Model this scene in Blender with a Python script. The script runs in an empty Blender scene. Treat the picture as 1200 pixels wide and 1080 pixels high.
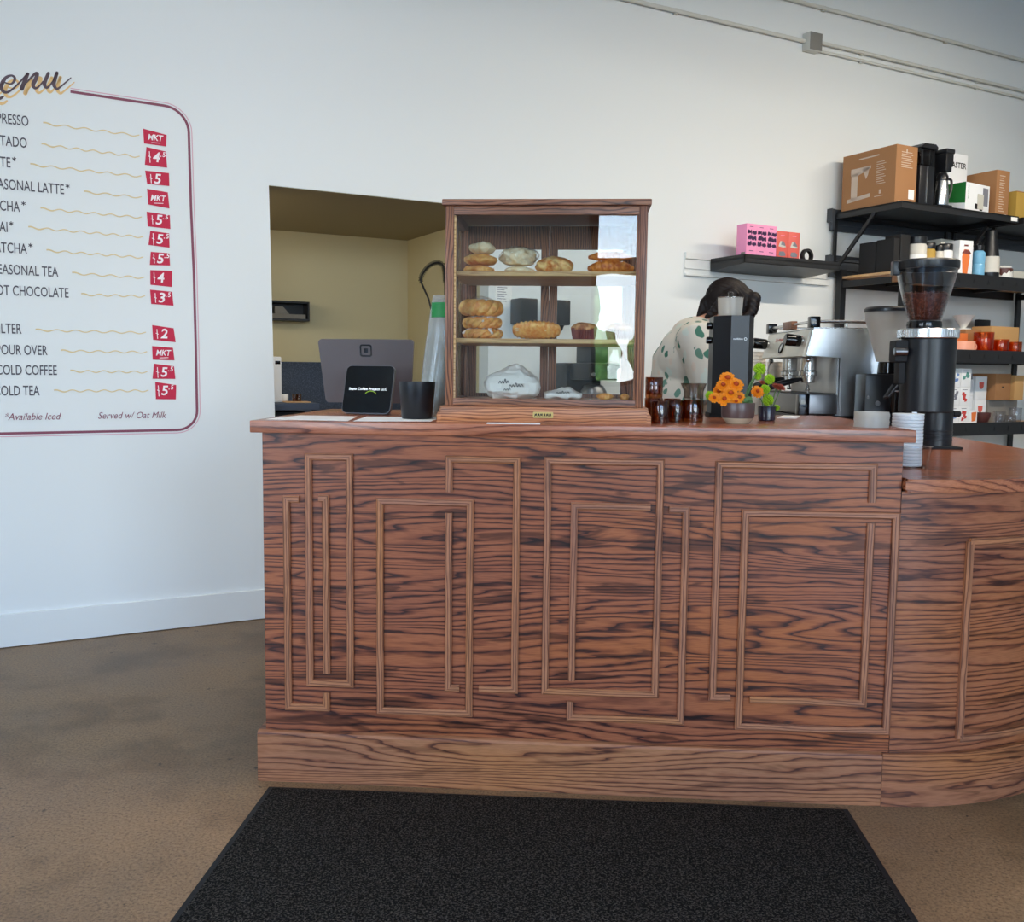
import bpy, bmesh, math, random
from mathutils import Vector, Matrix, noise
PI = math.pi
random.seed(7)
SC = bpy.context.scene
COL = SC.collection

# ------------------------------------------------------------------ camera, sky, daylight, exposure
def lin(c):
    return tuple(((v/255.0)/12.92 if v/255.0 <= 0.04045 else ((v/255.0+0.055)/1.055)**2.4) for v in c)

CAM = Vector((0.9245, -2.6467, 1.2120))
pitch, roll, yaw = math.radians(5.3516), math.radians(-0.6442), math.radians(3.9113)
fw = Vector((0, math.cos(pitch), -math.sin(pitch)))
rt = Vector((1, 0, 0))
dn = fw.cross(rt)
rt2 = math.cos(roll)*rt + math.sin(roll)*dn
dn2 = -math.sin(roll)*rt + math.cos(roll)*dn
RZ = Matrix.Rotation(yaw, 3, 'Z')
fw, rt2, dn2 = RZ@fw, RZ@rt2, RZ@dn2
cam_d = bpy.data.cameras.new('camera')
cam = bpy.data.objects.new('camera', cam_d)
COL.objects.link(cam)
cam_d.sensor_width = 36.0
cam_d.lens = 33.3
cam_d.clip_start = 0.05
m3 = Matrix((rt2, -dn2, -fw)).transposed()
cam.matrix_world = Matrix.Translation(CAM) @ m3.to_4x4()
SC.camera = cam

SC.view_settings.view_transform = 'Standard'
SC.view_settings.look = 'None'
SC.view_settings.gamma = 1.0
SC.view_settings.use_curve_mapping = False
SC.view_settings.exposure = EXPO = 0.0
SC.cycles.transparent_max_bounces = 40
SC.cycles.max_bounces = 10
SC.cycles.diffuse_bounces = 6
SC.cycles.caustics_reflective = False
SC.cycles.caustics_refractive = False

world = bpy.data.worlds.new('world')
SC.world = world
world.use_nodes = True
wt = world.node_tree
wt.nodes.clear()
wo = wt.nodes.new('ShaderNodeOutputWorld')
wb = wt.nodes.new('ShaderNodeBackground')
wtc = wt.nodes.new('ShaderNodeTexCoord')
wsep = wt.nodes.new('ShaderNodeSeparateXYZ')
wr = wt.nodes.new('ShaderNodeValToRGB')
wt.links.new(wtc.outputs['Generated'], wsep.inputs[0])
wt.links.new(wsep.outputs['Z'], wr.inputs[0])
wt.links.new(wr.outputs[0], wb.inputs[0])
wt.links.new(wb.outputs[0], wo.inputs[0])
cr = wr.color_ramp
cr.elements[0].position = 0.0
cr.elements[0].color = lin((232, 236, 238))+(1,)
cr.elements[1].position = 0.8
cr.elements[1].color = lin((84, 146, 232))+(1,)
e = cr.elements.new(0.12); e.color = lin((214, 229, 243))+(1,)
e = cr.elements.new(0.3); e.color = lin((132, 182, 240))+(1,)
SKY = 17.5
wb.inputs[1].default_value = SKY

# ------------------------------------------------------------------ the diagonal wall's own frame
A = math.radians(32.0187)
U = Vector((math.cos(A), math.sin(A), 0))
N = Vector((-math.sin(A), math.cos(A), 0))
WK = 1.8375
def WP(s, d, z):
    """s along the wall, d out from it into the room, z up."""
    return U*s + N*(WK-d) + Vector((0, 0, z))

# ------------------------------------------------------------------ helpers
class B:
    def __init__(self):
        self.bm = bmesh.new()
    def box(self, x0, x1, y0, y1, z0, z1, bev=0.0, seg=2, mx=None):
        vs = [self.bm.verts.new(v) for v in ((x0,y0,z0),(x1,y0,z0),(x1,y1,z0),(x0,y1,z0),(x0,y0,z1),(x1,y0,z1),(x1,y1,z1),(x0,y1,z1))]
        fs = [self.bm.faces.new([vs[i] for i in f]) for f in ((3,2,1,0),(4,5,6,7),(0,1,5,4),(1,2,6,5),(2,3,7,6),(3,0,4,7))]
        nv = vs
        if bev > 0:
            ed = list({e for f in fs for e in f.edges})
            r = bmesh.ops.bevel(self.bm, geom=ed, offset=bev, segments=seg, affect='EDGES', profile=0.6)
            nv = list({v for f in r['faces'] for v in f.verts} | {v for v in vs if v.is_valid})
        if mx is not None:
            bmesh.ops.transform(self.bm, matrix=mx, verts=nv)
        return self
    def lathe(self, prof, c=(0,0,0), seg=28, mx=None, sx=1.0, sy=1.0):
        rings = []
        for r, z in prof:
            if r < 1e-6:
                rings.append([self.bm.verts.new((c[0], c[1], c[2]+z))])
            else:
                rings.append([self.bm.verts.new((c[0]+sx*r*math.cos(2*PI*k/seg), c[1]+sy*r*math.sin(2*PI*k/seg), c[2]+z)) for k in range(seg)])
        for a, b in zip(rings[:-1], rings[1:]):
            for k in range(seg):
                k2 = (k+1) % seg
                if len(a) == 1 and len(b) == 1: continue
                if len(a) == 1: self.bm.faces.new((a[0], b[k2], b[k])) if False else self.bm.faces.new((a[0], b[k], b[k2]))
                elif len(b) == 1: self.bm.faces.new((a[k], b[0], a[k2])) if False else self.bm.faces.new((a[k2], b[0], a[k]))
                else: self.bm.faces.new((a[k], a[k2], b[k2], b[k]))
        if mx is not None:
            bmesh.ops.transform(self.bm, matrix=mx, verts=[v for r in rings for v in r])
        return self
    def cyl(self, c, r, h, r2=None, seg=24, axis='z', bev=0.0):
        r2 = r if r2 is None else r2
        b = min(bev, abs(h)/2.5)
        prof = [(0, 0), (r-b, 0)] + ([(r, b)] if b else []) + ([(r2, h-b)] if b else []) + [(r2-b, h), (0, h)]
        mx = Matrix.Translation(c)
        if axis == 'x': mx = mx @ Matrix.Rotation(PI/2, 4, 'Y')
        if axis == 'y': mx = mx @ Matrix.Rotation(-PI/2, 4, 'X')
        return self.lathe(prof, seg=seg, mx=mx)
    def tube(self, pts, r, seg=10, closed=False, sy=1.0, round_ends=False):
        pts = [Vector(p) for p in pts]
        n = len(pts)
        rs = r if isinstance(r, (list, tuple)) else [r]*n
        if round_ends:
            a = (pts[0]-pts[1]).normalized(); b = (pts[-1]-pts[-2]).normalized()
            np_, nr = [], []
            for k in (3, 2, 1):
                t = k/3*PI/2
                np_.append(pts[0]+a*rs[0]*math.sin(t)); nr.append(max(rs[0]*math.cos(t), 1e-4))
            np_ += pts; nr += list(rs)
            for k in (1, 2, 3):
                t = k/3*PI/2
                np_.append(pts[-1]+b*rs[-1]*math.sin(t)); nr.append(max(rs[-1]*math.cos(t), 1e-4))
            pts, rs, n = np_, nr, len(np_)
        up = None
        rings = []
        for i in range(n):
            if closed: t = pts[(i+1) % n]-pts[i-1]
            else: t = pts[min(i+1, n-1)]-pts[max(i-1, 0)]
            t.normalize()
            if up is None:
                up = t.orthogonal().normalized()
            up = (up-t*up.dot(t))
            if up.length < 1e-6: up = t.orthogonal()
            up.normalize()
            sd = t.cross(up)
            rings.append([self.bm.verts.new(pts[i]+(up*math.cos(2*PI*k/seg)+sd*math.sin(2*PI*k/seg)*sy)*rs[i]) for k in range(seg)])
        rng = range(n) if closed else range(n-1)
        for i in rng:
            a, b = rings[i], rings[(i+1) % n]
            for k in range(seg):
                self.bm.faces.new((a[k], a[(k+1) % seg], b[(k+1) % seg], b[k]))
        if not closed:
            self.bm.faces.new(rings[0][::-1]); self.bm.faces.new(rings[-1])
        return self
    def prism(self, poly, h0, h1, plane='xy', mx=None):
        f = {'xy': lambda a, b, h: (a, b, h), 'xz': lambda a, b, h: (a, h, b), 'yz': lambda a, b, h: (h, a, b)}[plane]
        lo = [self.bm.verts.new(f(a, b, h0)) for a, b in poly]
        hi = [self.bm.verts.new(f(a, b, h1)) for a, b in poly]
        n = len(poly)
        self.bm.faces.new(lo[::-1]); self.bm.faces.new(hi)
        for i in range(n):
            self.bm.faces.new((lo[i], lo[(i+1) % n], hi[(i+1) % n], hi[i]))
        if mx is not None: bmesh.ops.transform(self.bm, matrix=mx, verts=lo+hi)
        return self
    def blob(self, c, r, amp=0.0, freq=20.0, seed=0, seg=24, flat=0.0, fn=None, mx=None):
        rings = seg//2
        ret = bmesh.ops.create_uvsphere(self.bm, u_segments=seg, v_segments=rings, radius=1.0)
        for v in ret['verts']:
            p = v.co.copy()
            if fn: p = fn(p)
            k = 1.0
            q = Vector((p.x*r[0], p.y*r[1], p.z*r[2]))
            if amp: k += amp*noise.noise(q*freq+Vector((seed*7.1, seed*3.3, seed)))+amp*0.45*noise.noise(q*freq*3.3+Vector((seed, 5.0, seed*2.2)))
            q *= k
            if flat and q.z < -flat*r[2]: q.z = -flat*r[2]+(q.z+flat*r[2])*0.12
            v.co = q
        M_ = Matrix.Translation(c)
        if mx is not None: M_ = M_ @ mx
        bmesh.ops.transform(self.bm, matrix=M_, verts=ret['verts'])
        return self
    def ribbon(self, pts, ws, y=0.0, th=0.0015):
        """flat stroke in the xz plane, facing -y"""
        n = len(pts)
        L, R = [], []
        for i in range(n):
            a = pts[max(i-1, 0)]; b = pts[min(i+1, n-1)]
            dx, dz = b[0]-a[0], b[1]-a[1]
            l = math.hypot(dx, dz) or 1
            w = ws[i] if isinstance(ws, (list, tuple)) else ws
            nx, nz = -dz/l*w/2, dx/l*w/2
            L.append((pts[i][0]+nx, pts[i][1]+nz)); R.append((pts[i][0]-nx, pts[i][1]-nz))
        lv = [[self.bm.verts.new((p[0], yy, p[1])) for p in L] for yy in (y-th, y)]
        rv = [[self.bm.verts.new((p[0], yy, p[1])) for p in R] for yy in (y-th, y)]
        for i in range(n-1):
            self.bm.faces.new((lv[0][i], rv[0][i], rv[0][i+1], lv[0][i+1]))
            self.bm.faces.new((lv[1][i+1], rv[1][i+1], rv[1][i], lv[1][i]))
            self.bm.faces.new((lv[0][i+1], lv[1][i+1], lv[1][i], lv[0][i]))
            self.bm.faces.new((rv[0][i], rv[1][i], rv[1][i+1], rv[0][i+1]))
        self.bm.faces.new((lv[0][0], lv[1][0], rv[1][0], rv[0][0]))
        self.bm.faces.new((rv[0][-1], rv[1][-1], lv[1][-1], lv[0][-1]))
        return self
    def obj(self, name, mat, parent=None, label=None, smooth=True, ang=35, fix=True):
        if fix: bmesh.ops.recalc_face_normals(self.bm, faces=self.bm.faces[:])
        me = bpy.data.meshes.new(name)
        self.bm.to_mesh(me); self.bm.free()
        if smooth:
            me.shade_smooth()
            me.set_sharp_from_angle(angle=math.radians(ang))
        return link(name, me, mat, parent, label)

def link(name, me, mat, parent=None, label=None):
    o = bpy.data.objects.new(name, me)
    if mat: me.materials.append(mat)
    COL.objects.link(o)
    if parent: o.parent = parent
    if label: o['label'] = label
    return o

def thing(name, label, cat, loc=(0,0,0), rz=0.0, group=None):
    o = bpy.data.objects.new(name, None)
    o.empty_display_size = 0.05
    COL.objects.link(o)
    o.location = loc; o.rotation_euler = (0, 0, rz)
    o['label'] = label; o['category'] = cat
    if group: o['group'] = group
    return o
def tag(o, label, cat, group=None, loc=None, rz=None):
    o['label'] = label; o['category'] = cat
    if group: o['group'] = group
    if loc is not None: o.location = loc
    if rz is not None: o.rotation_euler = (0, 0, rz)
    return o
def struct(o):
    o['kind'] = 'structure'
    return o
def kids(o): return [c for c in bpy.data.objects if c.parent == o]
def copy_tree(o, loc=None, label=None, rz=None, group=None):
    c = o.copy(); COL.objects.link(c)
    if loc is not None: c.location = loc
    if rz is not None: c.rotation_euler = (0, 0, rz)
    if label: c['label'] = label
    if group: c['group'] = group
    for ch in kids(o):
        d = ch.copy(); COL.objects.link(d); d.parent = c
        for g in kids(ch):
            k = g.copy(); COL.objects.link(k); k.parent = d
    return c
def catmull(pts, k=6):
    out = []
    n = len(pts)
    for i in range(n-1):
        p0, p1, p2, p3 = pts[max(i-1,0)], pts[i], pts[i+1], pts[min(i+2,n-1)]
        for j in range(k):
            t = j/k
            out.append(tuple(0.5*((2*b)+(-a+c)*t+(2*a-5*b+4*c-d)*t*t+(-a+3*b-3*c+d)*t**3) for a, b, c, d in zip(p0, p1, p2, p3)))
    out.append(tuple(pts[-1]))
    return out
def arc(cx, cy, r, a0, a1, n):
    return [(cx+r*math.cos(math.radians(a0+(a1-a0)*i/n)), cy+r*math.sin(math.radians(a0+(a1-a0)*i/n))) for i in range(n+1)]
def rrect(x0, x1, y0, y1, r, n=5):
    return arc(x1-r, y0+r, r, -90, 0, n)+arc(x1-r, y1-r, r, 0, 90, n)+arc(x0+r, y1-r, r, 90, 180, n)+arc(x0+r, y0+r, r, 180, 270, n)

_txt_cache = {}
def text_bm(bm_owner, body, x, z, h=None, w=None, y=0.0, shear=0.0, align='l', th=0.001, sx=1.0, bold=0.0, mx=None):
    """Lettering in the xz plane facing -y. h = cap height, w = total width (scales x)."""
    cu = bpy.data.curves.new('lettering', 'FONT')
    cu.body = body; cu.size = 1.0; cu.extrude = 0.0; cu.shear = shear; cu.offset = bold
    cu.resolution_u = 3
    o = bpy.data.objects.new('lettering', cu)
    COL.objects.link(o)
    dg = bpy.context.evaluated_depsgraph_get()
    me = bpy.data.meshes.new_from_object(o.evaluated_get(dg))
    bpy.data.objects.remove(o); bpy.data.curves.remove(cu)
    xs = [v.co.x for v in me.vertices]
    x0, x1 = min(xs), max(xs)
    s = h/0.72
    kx = s*sx if w is None else w/(x1-x0)
    tot = (x1-x0)*kx
    off = {'l': 0, 'c': -tot/2, 'r': -tot}[align]
    for v in me.vertices:
        v.co = Vector((x+off+(v.co.x-x0)*kx, y-th, z+v.co.y*s))
    if mx is not None: me.transform(mx)
    bm_owner.bm.from_mesh(me)
    bpy.data.meshes.remove(me)
    return bm_owner

# ------------------------------------------------------------------ materials
M = {}
def P(name, col, rough=0.5, metal=0.0, spec=0.5, trans=0.0, alpha=1.0, emit=None, coat=0.0, sub=0.0, ior=1.45):
    m = bpy.data.materials.new(name); m.use_nodes = True
    b = m.node_tree.nodes['Principled BSDF']
    b.inputs['Base Color'].default_value = lin(col)+(1,)
    b.inputs['Roughness'].default_value = rough
    b.inputs['Metallic'].default_value = metal
    b.inputs['Specular IOR Level'].default_value = spec
    b.inputs['IOR'].default_value = ior
    if trans: b.inputs['Transmission Weight'].default_value = trans
    if alpha < 1: b.inputs['Alpha'].default_value = alpha
    if coat: b.inputs['Coat Weight'].default_value = coat
    if emit:
        b.inputs['Emission Color'].default_value = lin(emit[0])+(1,)
        b.inputs['Emission Strength'].default_value = emit[1]
    M[name] = m
    return m
def nodes(m):
    return m.node_tree.nodes, m.node_tree.links, m.node_tree.nodes['Principled BSDF']
def ramp(N_, stops):
    r = N_.new('ShaderNodeValToRGB')
    el = r.color_ramp.elements
    while len(el) > 1: el.remove(el[-1])
    el[0].position = stops[0][0]; el[0].color = lin(stops[0][1])+(1,)
    for p, c in stops[1:]:
        e = el.new(p); e.color = lin(c)+(1,)
    return r
def math_n(N_, L, op, a, b=None):
    n = N_.new('ShaderNodeMath'); n.operation = op
    for i, v in enumerate((a, b)):
        if v is None: continue
        if isinstance(v, (int, float)): n.inputs[i].default_value = v
        else: L.new(v, n.inputs[i])
    return n.outputs[0]
def noise_n(N_, L, vec, scale, detail=2, rough=0.5, dist=0.0):
    n = N_.new('ShaderNodeTexNoise')
    n.inputs['Scale'].default_value = scale; n.inputs['Detail'].default_value = detail
    n.inputs['Roughness'].default_value = rough; n.inputs['Distortion'].default_value = dist
    if vec is not None: L.new(vec, n.inputs['Vector'])
    return n.outputs['Fac']
def mapped(N_, L, scale, coord='Object', loc=(0,0,0)):
    tc = N_.new('ShaderNodeTexCoord'); mp = N_.new('ShaderNodeMapping')
    mp.inputs['Scale'].default_value = scale; mp.inputs['Location'].default_value = loc
    L.new(tc.outputs[coord], mp.inputs['Vector'])
    return mp.outputs[0]
def bump(N_, L, b, h, strength=0.3, dist=0.002):
    bp = N_.new('ShaderNodeBump'); bp.inputs['Strength'].default_value = strength; bp.inputs['Distance'].default_value = dist
    L.new(h, bp.inputs['Height']); L.new(bp.outputs[0], b.inputs['Normal'])

def wood(name, light, mid, dark, axis='x', coord='Object', bands=8.0, cath=7.0, fx=1.1, rough=0.42, streak=0.55, seed=0.0, pore=0.3, coat=0.0):
    """oak: long contour lines of stretched noise, dark late wood on one flank, fine pores along the grain."""
    m = P(name, mid, rough, coat=coat); N_, L, b = nodes(m)
    tc = N_.new('ShaderNodeTexCoord'); sp = N_.new('ShaderNodeSeparateXYZ')
    L.new(tc.outputs[coord], sp.inputs[0])
    g = {'x': 0, 'y': 1, 'z': 2}[axis]
    if coord == 'UV': g = 0
    o = [i for i in range(3) if i != g]
    cb = N_.new('ShaderNodeCombineXYZ')
    L.new(math_n(N_, L, 'MULTIPLY', sp.outputs[g], fx), cb.inputs[0])
    L.new(math_n(N_, L, 'MULTIPLY', sp.outputs[o[0]], 6.0), cb.inputs[1])
    L.new(math_n(N_, L, 'ADD', math_n(N_, L, 'MULTIPLY', sp.outputs[o[1]], 6.0), seed), cb.inputs[2])
    n1 = noise_n(N_, L, cb.outputs[0], 1.0, 3.0, 0.45)
    across = math_n(N_, L, 'ADD', sp.outputs[o[0]], sp.outputs[o[1]])
    cbm = N_.new('ShaderNodeCombineXYZ')
    L.new(math_n(N_, L, 'MULTIPLY', sp.outputs[g], 0.35), cbm.inputs[0])
    L.new(math_n(N_, L, 'MULTIPLY', across, 3.2), cbm.inputs[1]); cbm.inputs[2].default_value = seed*1.7
    mrm = N_.new('ShaderNodeMapRange'); mrm.inputs['From Min'].default_value = 0.36; mrm.inputs['From Max'].default_value = 0.62
    mrm.inputs['To Min'].default_value = 0.55; mrm.inputs['To Max'].default_value = 1.15
    L.new(noise_n(N_, L, cbm.outputs[0], 1.0, 1.0), mrm.inputs['Value'])
    swirl = math_n(N_, L, 'MULTIPLY', math_n(N_, L, 'MULTIPLY', math_n(N_, L, 'SUBTRACT', n1, 0.5), cath), mrm.outputs[0])
    v = math_n(N_, L, 'ADD', swirl, math_n(N_, L, 'MULTIPLY', across, bands))
    cb3 = N_.new('ShaderNodeCombineXYZ')
    L.new(math_n(N_, L, 'MULTIPLY', sp.outputs[g], 9.0), cb3.inputs[0])
    L.new(math_n(N_, L, 'MULTIPLY', sp.outputs[o[0]], 70.0), cb3.inputs[1])
    L.new(math_n(N_, L, 'ADD', math_n(N_, L, 'MULTIPLY', sp.outputs[o[1]], 70.0), seed), cb3.inputs[2])
    nw = noise_n(N_, L, cb3.outputs[0], 1.0, 2.0, 0.5)
    v = math_n(N_, L, 'ADD', v, math_n(N_, L, 'MULTIPLY', nw, 0.2))
    fr = math_n(N_, L, 'FRACT', math_n(N_, L, 'MULTIPLY', v, 4.2))
    r1 = ramp(N_, [(0.0, dark), (0.05, mid), (0.30, light), (0.66, light), (0.80, mid), (0.95, dark), (1.0, dark)])
    L.new(fr, r1.inputs[0])
    # broad dark flecks
    cb2 = N_.new('ShaderNodeCombineXYZ')
    L.new(math_n(N_, L, 'MULTIPLY', sp.outputs[g], 3.4), cb2.inputs[0])
    L.new(math_n(N_, L, 'MULTIPLY', sp.outputs[o[0]], 26.0), cb2.inputs[1])
    L.new(math_n(N_, L, 'ADD', math_n(N_, L, 'MULTIPLY', sp.outputs[o[1]], 26.0), seed+5), cb2.inputs[2])
    n2 = noise_n(N_, L, cb2.outputs[0], 1.0, 3.0, 0.55, 0.6)
    r2 = ramp(N_, [(0.0, (255,255,255)), (0.56, (255,255,255)), (0.63, (120,105,100)), (1.0, (95,80,80))])
    L.new(n2, r2.inputs[0])
    # slow drift of the stain between orange and plum
    cb5 = N_.new('ShaderNodeCombineXYZ')
    L.new(math_n(N_, L, 'MULTIPLY', sp.outputs[g], 1.1), cb5.inputs[0])
    L.new(math_n(N_, L, 'MULTIPLY', sp.outputs[o[0]], 5.0), cb5.inputs[1])
    L.new(math_n(N_, L, 'ADD', math_n(N_, L, 'MULTIPLY', sp.outputs[o[1]], 5.0), seed+9), cb5.inputs[2])
    r5 = ramp(N_, [(0.25, (222,214,226)), (0.5, (246,236,232)), (0.7, (255,240,208))])
    L.new(noise_n(N_, L, cb5.outputs[0], 1.0, 2.0), r5.inputs[0])
    m5 = N_.new('ShaderNodeMix'); m5.data_type = 'RGBA'; m5.blend_type = 'MULTIPLY'; m5.inputs['Factor'].default_value = 1.0
    L.new(r1.outputs[0], m5.inputs['A']); L.new(r5.outputs[0], m5.inputs['B'])
    mx = N_.new('ShaderNodeMix'); mx.data_type = 'RGBA'; mx.blend_type = 'MULTIPLY'
    mx.inputs['Factor'].default_value = streak
    L.new(m5.outputs['Result'], mx.inputs['A']); L.new(r2.outputs[0], mx.inputs['B'])
    # pores
    cb4 = N_.new('ShaderNodeCombineXYZ')
    L.new(math_n(N_, L, 'MULTIPLY', sp.outputs[g], 24.0), cb4.inputs[0])
    L.new(math_n(N_, L, 'MULTIPLY', sp.outputs[o[0]], 420.0), cb4.inputs[1])
    L.new(math_n(N_, L, 'MULTIPLY', sp.outputs[o[1]], 420.0), cb4.inputs[2])
    n3 = noise_n(N_, L, cb4.outputs[0], 1.0, 1.0, 0.5)
    r3 = ramp(N_, [(0.0, (120,110,105)), (0.42, (190,180,175)), (0.55, (255,255,255)), (1.0, (255,255,255))])
    L.new(n3, r3.inputs[0])
    m2 = N_.new('ShaderNodeMix'); m2.data_type = 'RGBA'; m2.blend_type = 'MULTIPLY'
    m2.inputs['Factor'].default_value = pore
    L.new(mx.outputs['Result'], m2.inputs['A']); L.new(r3.outputs[0], m2.inputs['B'])
    L.new(m2.outputs['Result'], b.inputs['Base Color'])
    bump(N_, L, b, n3, 0.25, 0.0006)
    return m

def pane_mat(name, tint=(255,255,255), f0=0.05, rough=0.0, wav=0.0, wscale=6.0, white=0.0):
    m = bpy.data.materials.new(name); m.use_nodes = True
    N_, L = m.node_tree.nodes, m.node_tree.links
    N_.clear()
    out = N_.new('ShaderNodeOutputMaterial')
    tr = N_.new('ShaderNodeBsdfTransparent'); tr.inputs[0].default_value = lin(tint)+(1,)
    gl = N_.new('ShaderNodeBsdfGlossy'); gl.inputs['Roughness'].default_value = rough
    lw = N_.new('ShaderNodeLayerWeight'); lw.inputs[0].default_value = 0.5
    pw = math_n(N_, L, 'POWER', lw.outputs['Facing'], 4.0)
    fac = math_n(N_, L, 'ADD', math_n(N_, L, 'MULTIPLY', pw, 0.9), f0)
    cl = N_.new('ShaderNodeClamp'); L.new(fac, cl.inputs[0])
    mx = N_.new('ShaderNodeMixShader')
    L.new(cl.outputs[0], mx.inputs[0]); L.new(tr.outputs[0], mx.inputs[1]); L.new(gl.outputs[0], mx.inputs[2])
    last = mx.outputs[0]
    if white:
        df = N_.new('ShaderNodeBsdfTranslucent'); df.inputs[0].default_value = (0.90,0.88,0.85,1)
        d2 = N_.new('ShaderNodeBsdfDiffuse'); d2.inputs[0].default_value = (0.90,0.88,0.85,1)
        a = N_.new('ShaderNodeMixShader'); a.inputs[0].default_value = 0.5
        L.new(df.outputs[0], a.inputs[1]); L.new(d2.outputs[0], a.inputs[2])
        m2 = N_.new('ShaderNodeMixShader'); m2.inputs[0].default_value = white
        L.new(last, m2.inputs[1]); L.new(a.outputs[0], m2.inputs[2]); last = m2.outputs[0]
    if wav:
        v = mapped(N_, L, (1,1,0.45))
        h = noise_n(N_, L, v, wscale, 1.0)
        bp = N_.new('ShaderNodeBump'); bp.inputs['Strength'].default_value = wav; bp.inputs['Distance'].default_value = 0.01
        L.new(h, bp.inputs['Height']); L.new(bp.outputs[0], gl.inputs['Normal'])
    L.new(last, out.inputs[0])
    M[name] = m
    return m

# paints and plain stuff
P('wall_paint', (224,227,226), 0.6)
nn, ll, bb = nodes(M['wall_paint']); bump(nn, ll, bb, noise_n(nn, ll, mapped(nn, ll, (1,1,1)), 90, 3), 0.08, 0.002)
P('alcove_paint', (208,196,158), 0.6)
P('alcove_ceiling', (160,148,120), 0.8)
P('ceiling_paint', (225,225,222), 0.8)
P('base_paint', (222,224,222), 0.45)
wood('oak_panel', (168,101,68), (128,71,49), (62,33,28), 'x', bands=13.0, cath=6.0, fx=0.55, rough=0.36, streak=0.75, seed=1.3)
wood('oak_plinth', (184,126,88), (162,104,71), (98,58,44), 'x', bands=14.0, cath=3.6, fx=0.6, rough=0.4, streak=0.45, seed=8.1)
wood('oak_top', (190,122,90), (168,102,74), (112,66,50), 'x', bands=12.0, cath=2.2, fx=0.5, rough=0.24, streak=0.25, seed=3.7)
wood('oak_strip', (186,128,94), (160,106,78), (106,64,50), 'x', coord='UV', bands=30.0, cath=1.6, fx=1.2, rough=0.42, streak=0.3, seed=4.4)
wood('oak_curved', (172,110,76), (142,84,58), (80,44,35), 'x', coord='UV', bands=13.0, cath=4.0, fx=0.5, rough=0.36, streak=0.6, seed=6.0)
wood('oak_plinth_curved', (180,120,84), (154,98,68), (96,56,43), 'x', coord='UV', bands=11.0, cath=3.6, fx=0.55, rough=0.4, streak=0.45, seed=5.1)
wood('case_oak', (158,108,80), (128,82,60), (70,42,33), 'x', bands=30.0, cath=4.0, fx=1.5, rough=0.4, streak=0.4, seed=9.0)
wood('case_oak_upright', (158,108,80), (128,82,60), (70,42,33), 'z', bands=30.0, cath=4.0, fx=1.5, rough=0.4, streak=0.4, seed=9.5)
wood('case_base_oak', (208,144,98), (184,118,76), (116,68,44), 'x', bands=24.0, cath=4.0, fx=1.0, rough=0.4, streak=0.4, seed=2.0)
wood('pale_board', (226,192,142), (214,176,124), (186,146,98), 'x', bands=20.0, cath=3.0, fx=1.0, rough=0.5, streak=0.1, seed=2.5)
pane_mat('window_glass', (250,252,252), 0.04)
pane_mat('case_glass', (248,250,250), 0.045, 0.0, 0.10, 7.0)
pane_mat('clear_plastic', (250,250,250), 0.045, 0.06)
pane_mat('cup_plastic', (250,251,250), 0.03, 0.18, white=0.2)
pane_mat('film_wrap', (253,253,253), 0.035, 0.10, 0.6, 60.0)
pane_mat('hopper_plastic', (243,243,244), 0.045, 0.03)
pane_mat('frosted_plastic', (250,247,240), 0.04, 0.2, white=0.42)
pane_mat('amber_glass', (238,182,120), 0.05, 0.02)
pane_mat('dark_amber_glass', (206,160,120), 0.07, 0.02)
pane_mat('smoke_glass', (226,222,218), 0.06, 0.02)
P('black_metal', (30,31,34), 0.42, 0.0)
P('black_satin', (24,25,29), 0.32, 0.0)
P('black_gloss', (12,12,14), 0.12, 0.0)
P('black_matte', (22,22,24), 0.7)
P('charcoal_rail', (62,66,72), 0.45)
P('steel', (205,206,206), 0.25, 1.0)
P('brushed_steel', (196,198,200), 0.34, 1.0)
P('dark_steel', (120,120,122), 0.35, 1.0)
P('white_plastic', (236,237,238), 0.4)
P('white_paper', (240,238,234), 0.7)
P('bag_paper', (246,238,226), 0.65)
P('white_enamel', (226,224,212), 0.3)
P('space_grey', (98,90,90), 0.42, 0.25)
P('screen_black', (14,15,17), 0.08)
P('kraft', (160,114,74), 0.75)
P('kraft_light', (196,152,98), 0.75)
P('kraft_print', (198,178,160), 0.7)
P('ochre_card', (176,142,64), 0.7)
P('grey_card', (132,128,122), 0.7)
P('pale_grey_card', (196,194,184), 0.7)
P('white_card', (232,234,236), 0.6)
P('green_card', (24,112,44), 0.55)
P('pink_card', (240,150,190), 0.55)
P('coral_card', (218,96,86), 0.5)
P('coral_card_dark', (176,58,54), 0.5)
P('orange_card', (226,120,60), 0.6)
P('ink_black', (26,24,28), 0.7)
P('ink_purple', (70,44,84), 0.7)
P('ink_red', (196,60,56), 0.7)
P('ink_blue', (110,140,190), 0.7)
P('ink_teal', (90,150,140), 0.7)
P('print_grey', (120,122,132), 0.7)
P('menu_text', (84,80,88), 0.7)
P('menu_mauve', (134,74,92), 0.7)
P('menu_pink', (216,168,182), 0.7)
P('menu_gold', (222,200,150), 0.7)
P('menu_title', (92,76,84), 0.7)
P('menu_title_shadow', (228,190,130), 0.7)
P('menu_red', (194,30,66), 0.65)
P('menu_white', (245,236,238), 0.7)
P('green_ink', (30,128,62), 0.5)
P('brass', (196,170,110), 0.3, 1.0)
P('conduit_paint', (206,205,196), 0.5)
P('conduit_box', (128,126,120), 0.5)
P('bowl_brown', (92,70,66), 0.3)
P('bowl_cream', (206,188,160), 0.6)
P('vase_dark', (48,40,52), 0.2)
P('petal_orange', (246,146,22), 0.6)
P('petal_centre', (176,66,16), 0.7)
P('petal_green', (160,200,34), 0.6)
P('petal_rust', (158,66,44), 0.65)
P('stem_green', (86,118,66), 0.6)
P('blue_felt', (70,80,98), 0.95)
P('dark_slot', (40,40,42), 0.6)
P('skin', (206,150,122), 0.5)
P('hair', (24,16,15), 0.5, spec=0.3)
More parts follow.
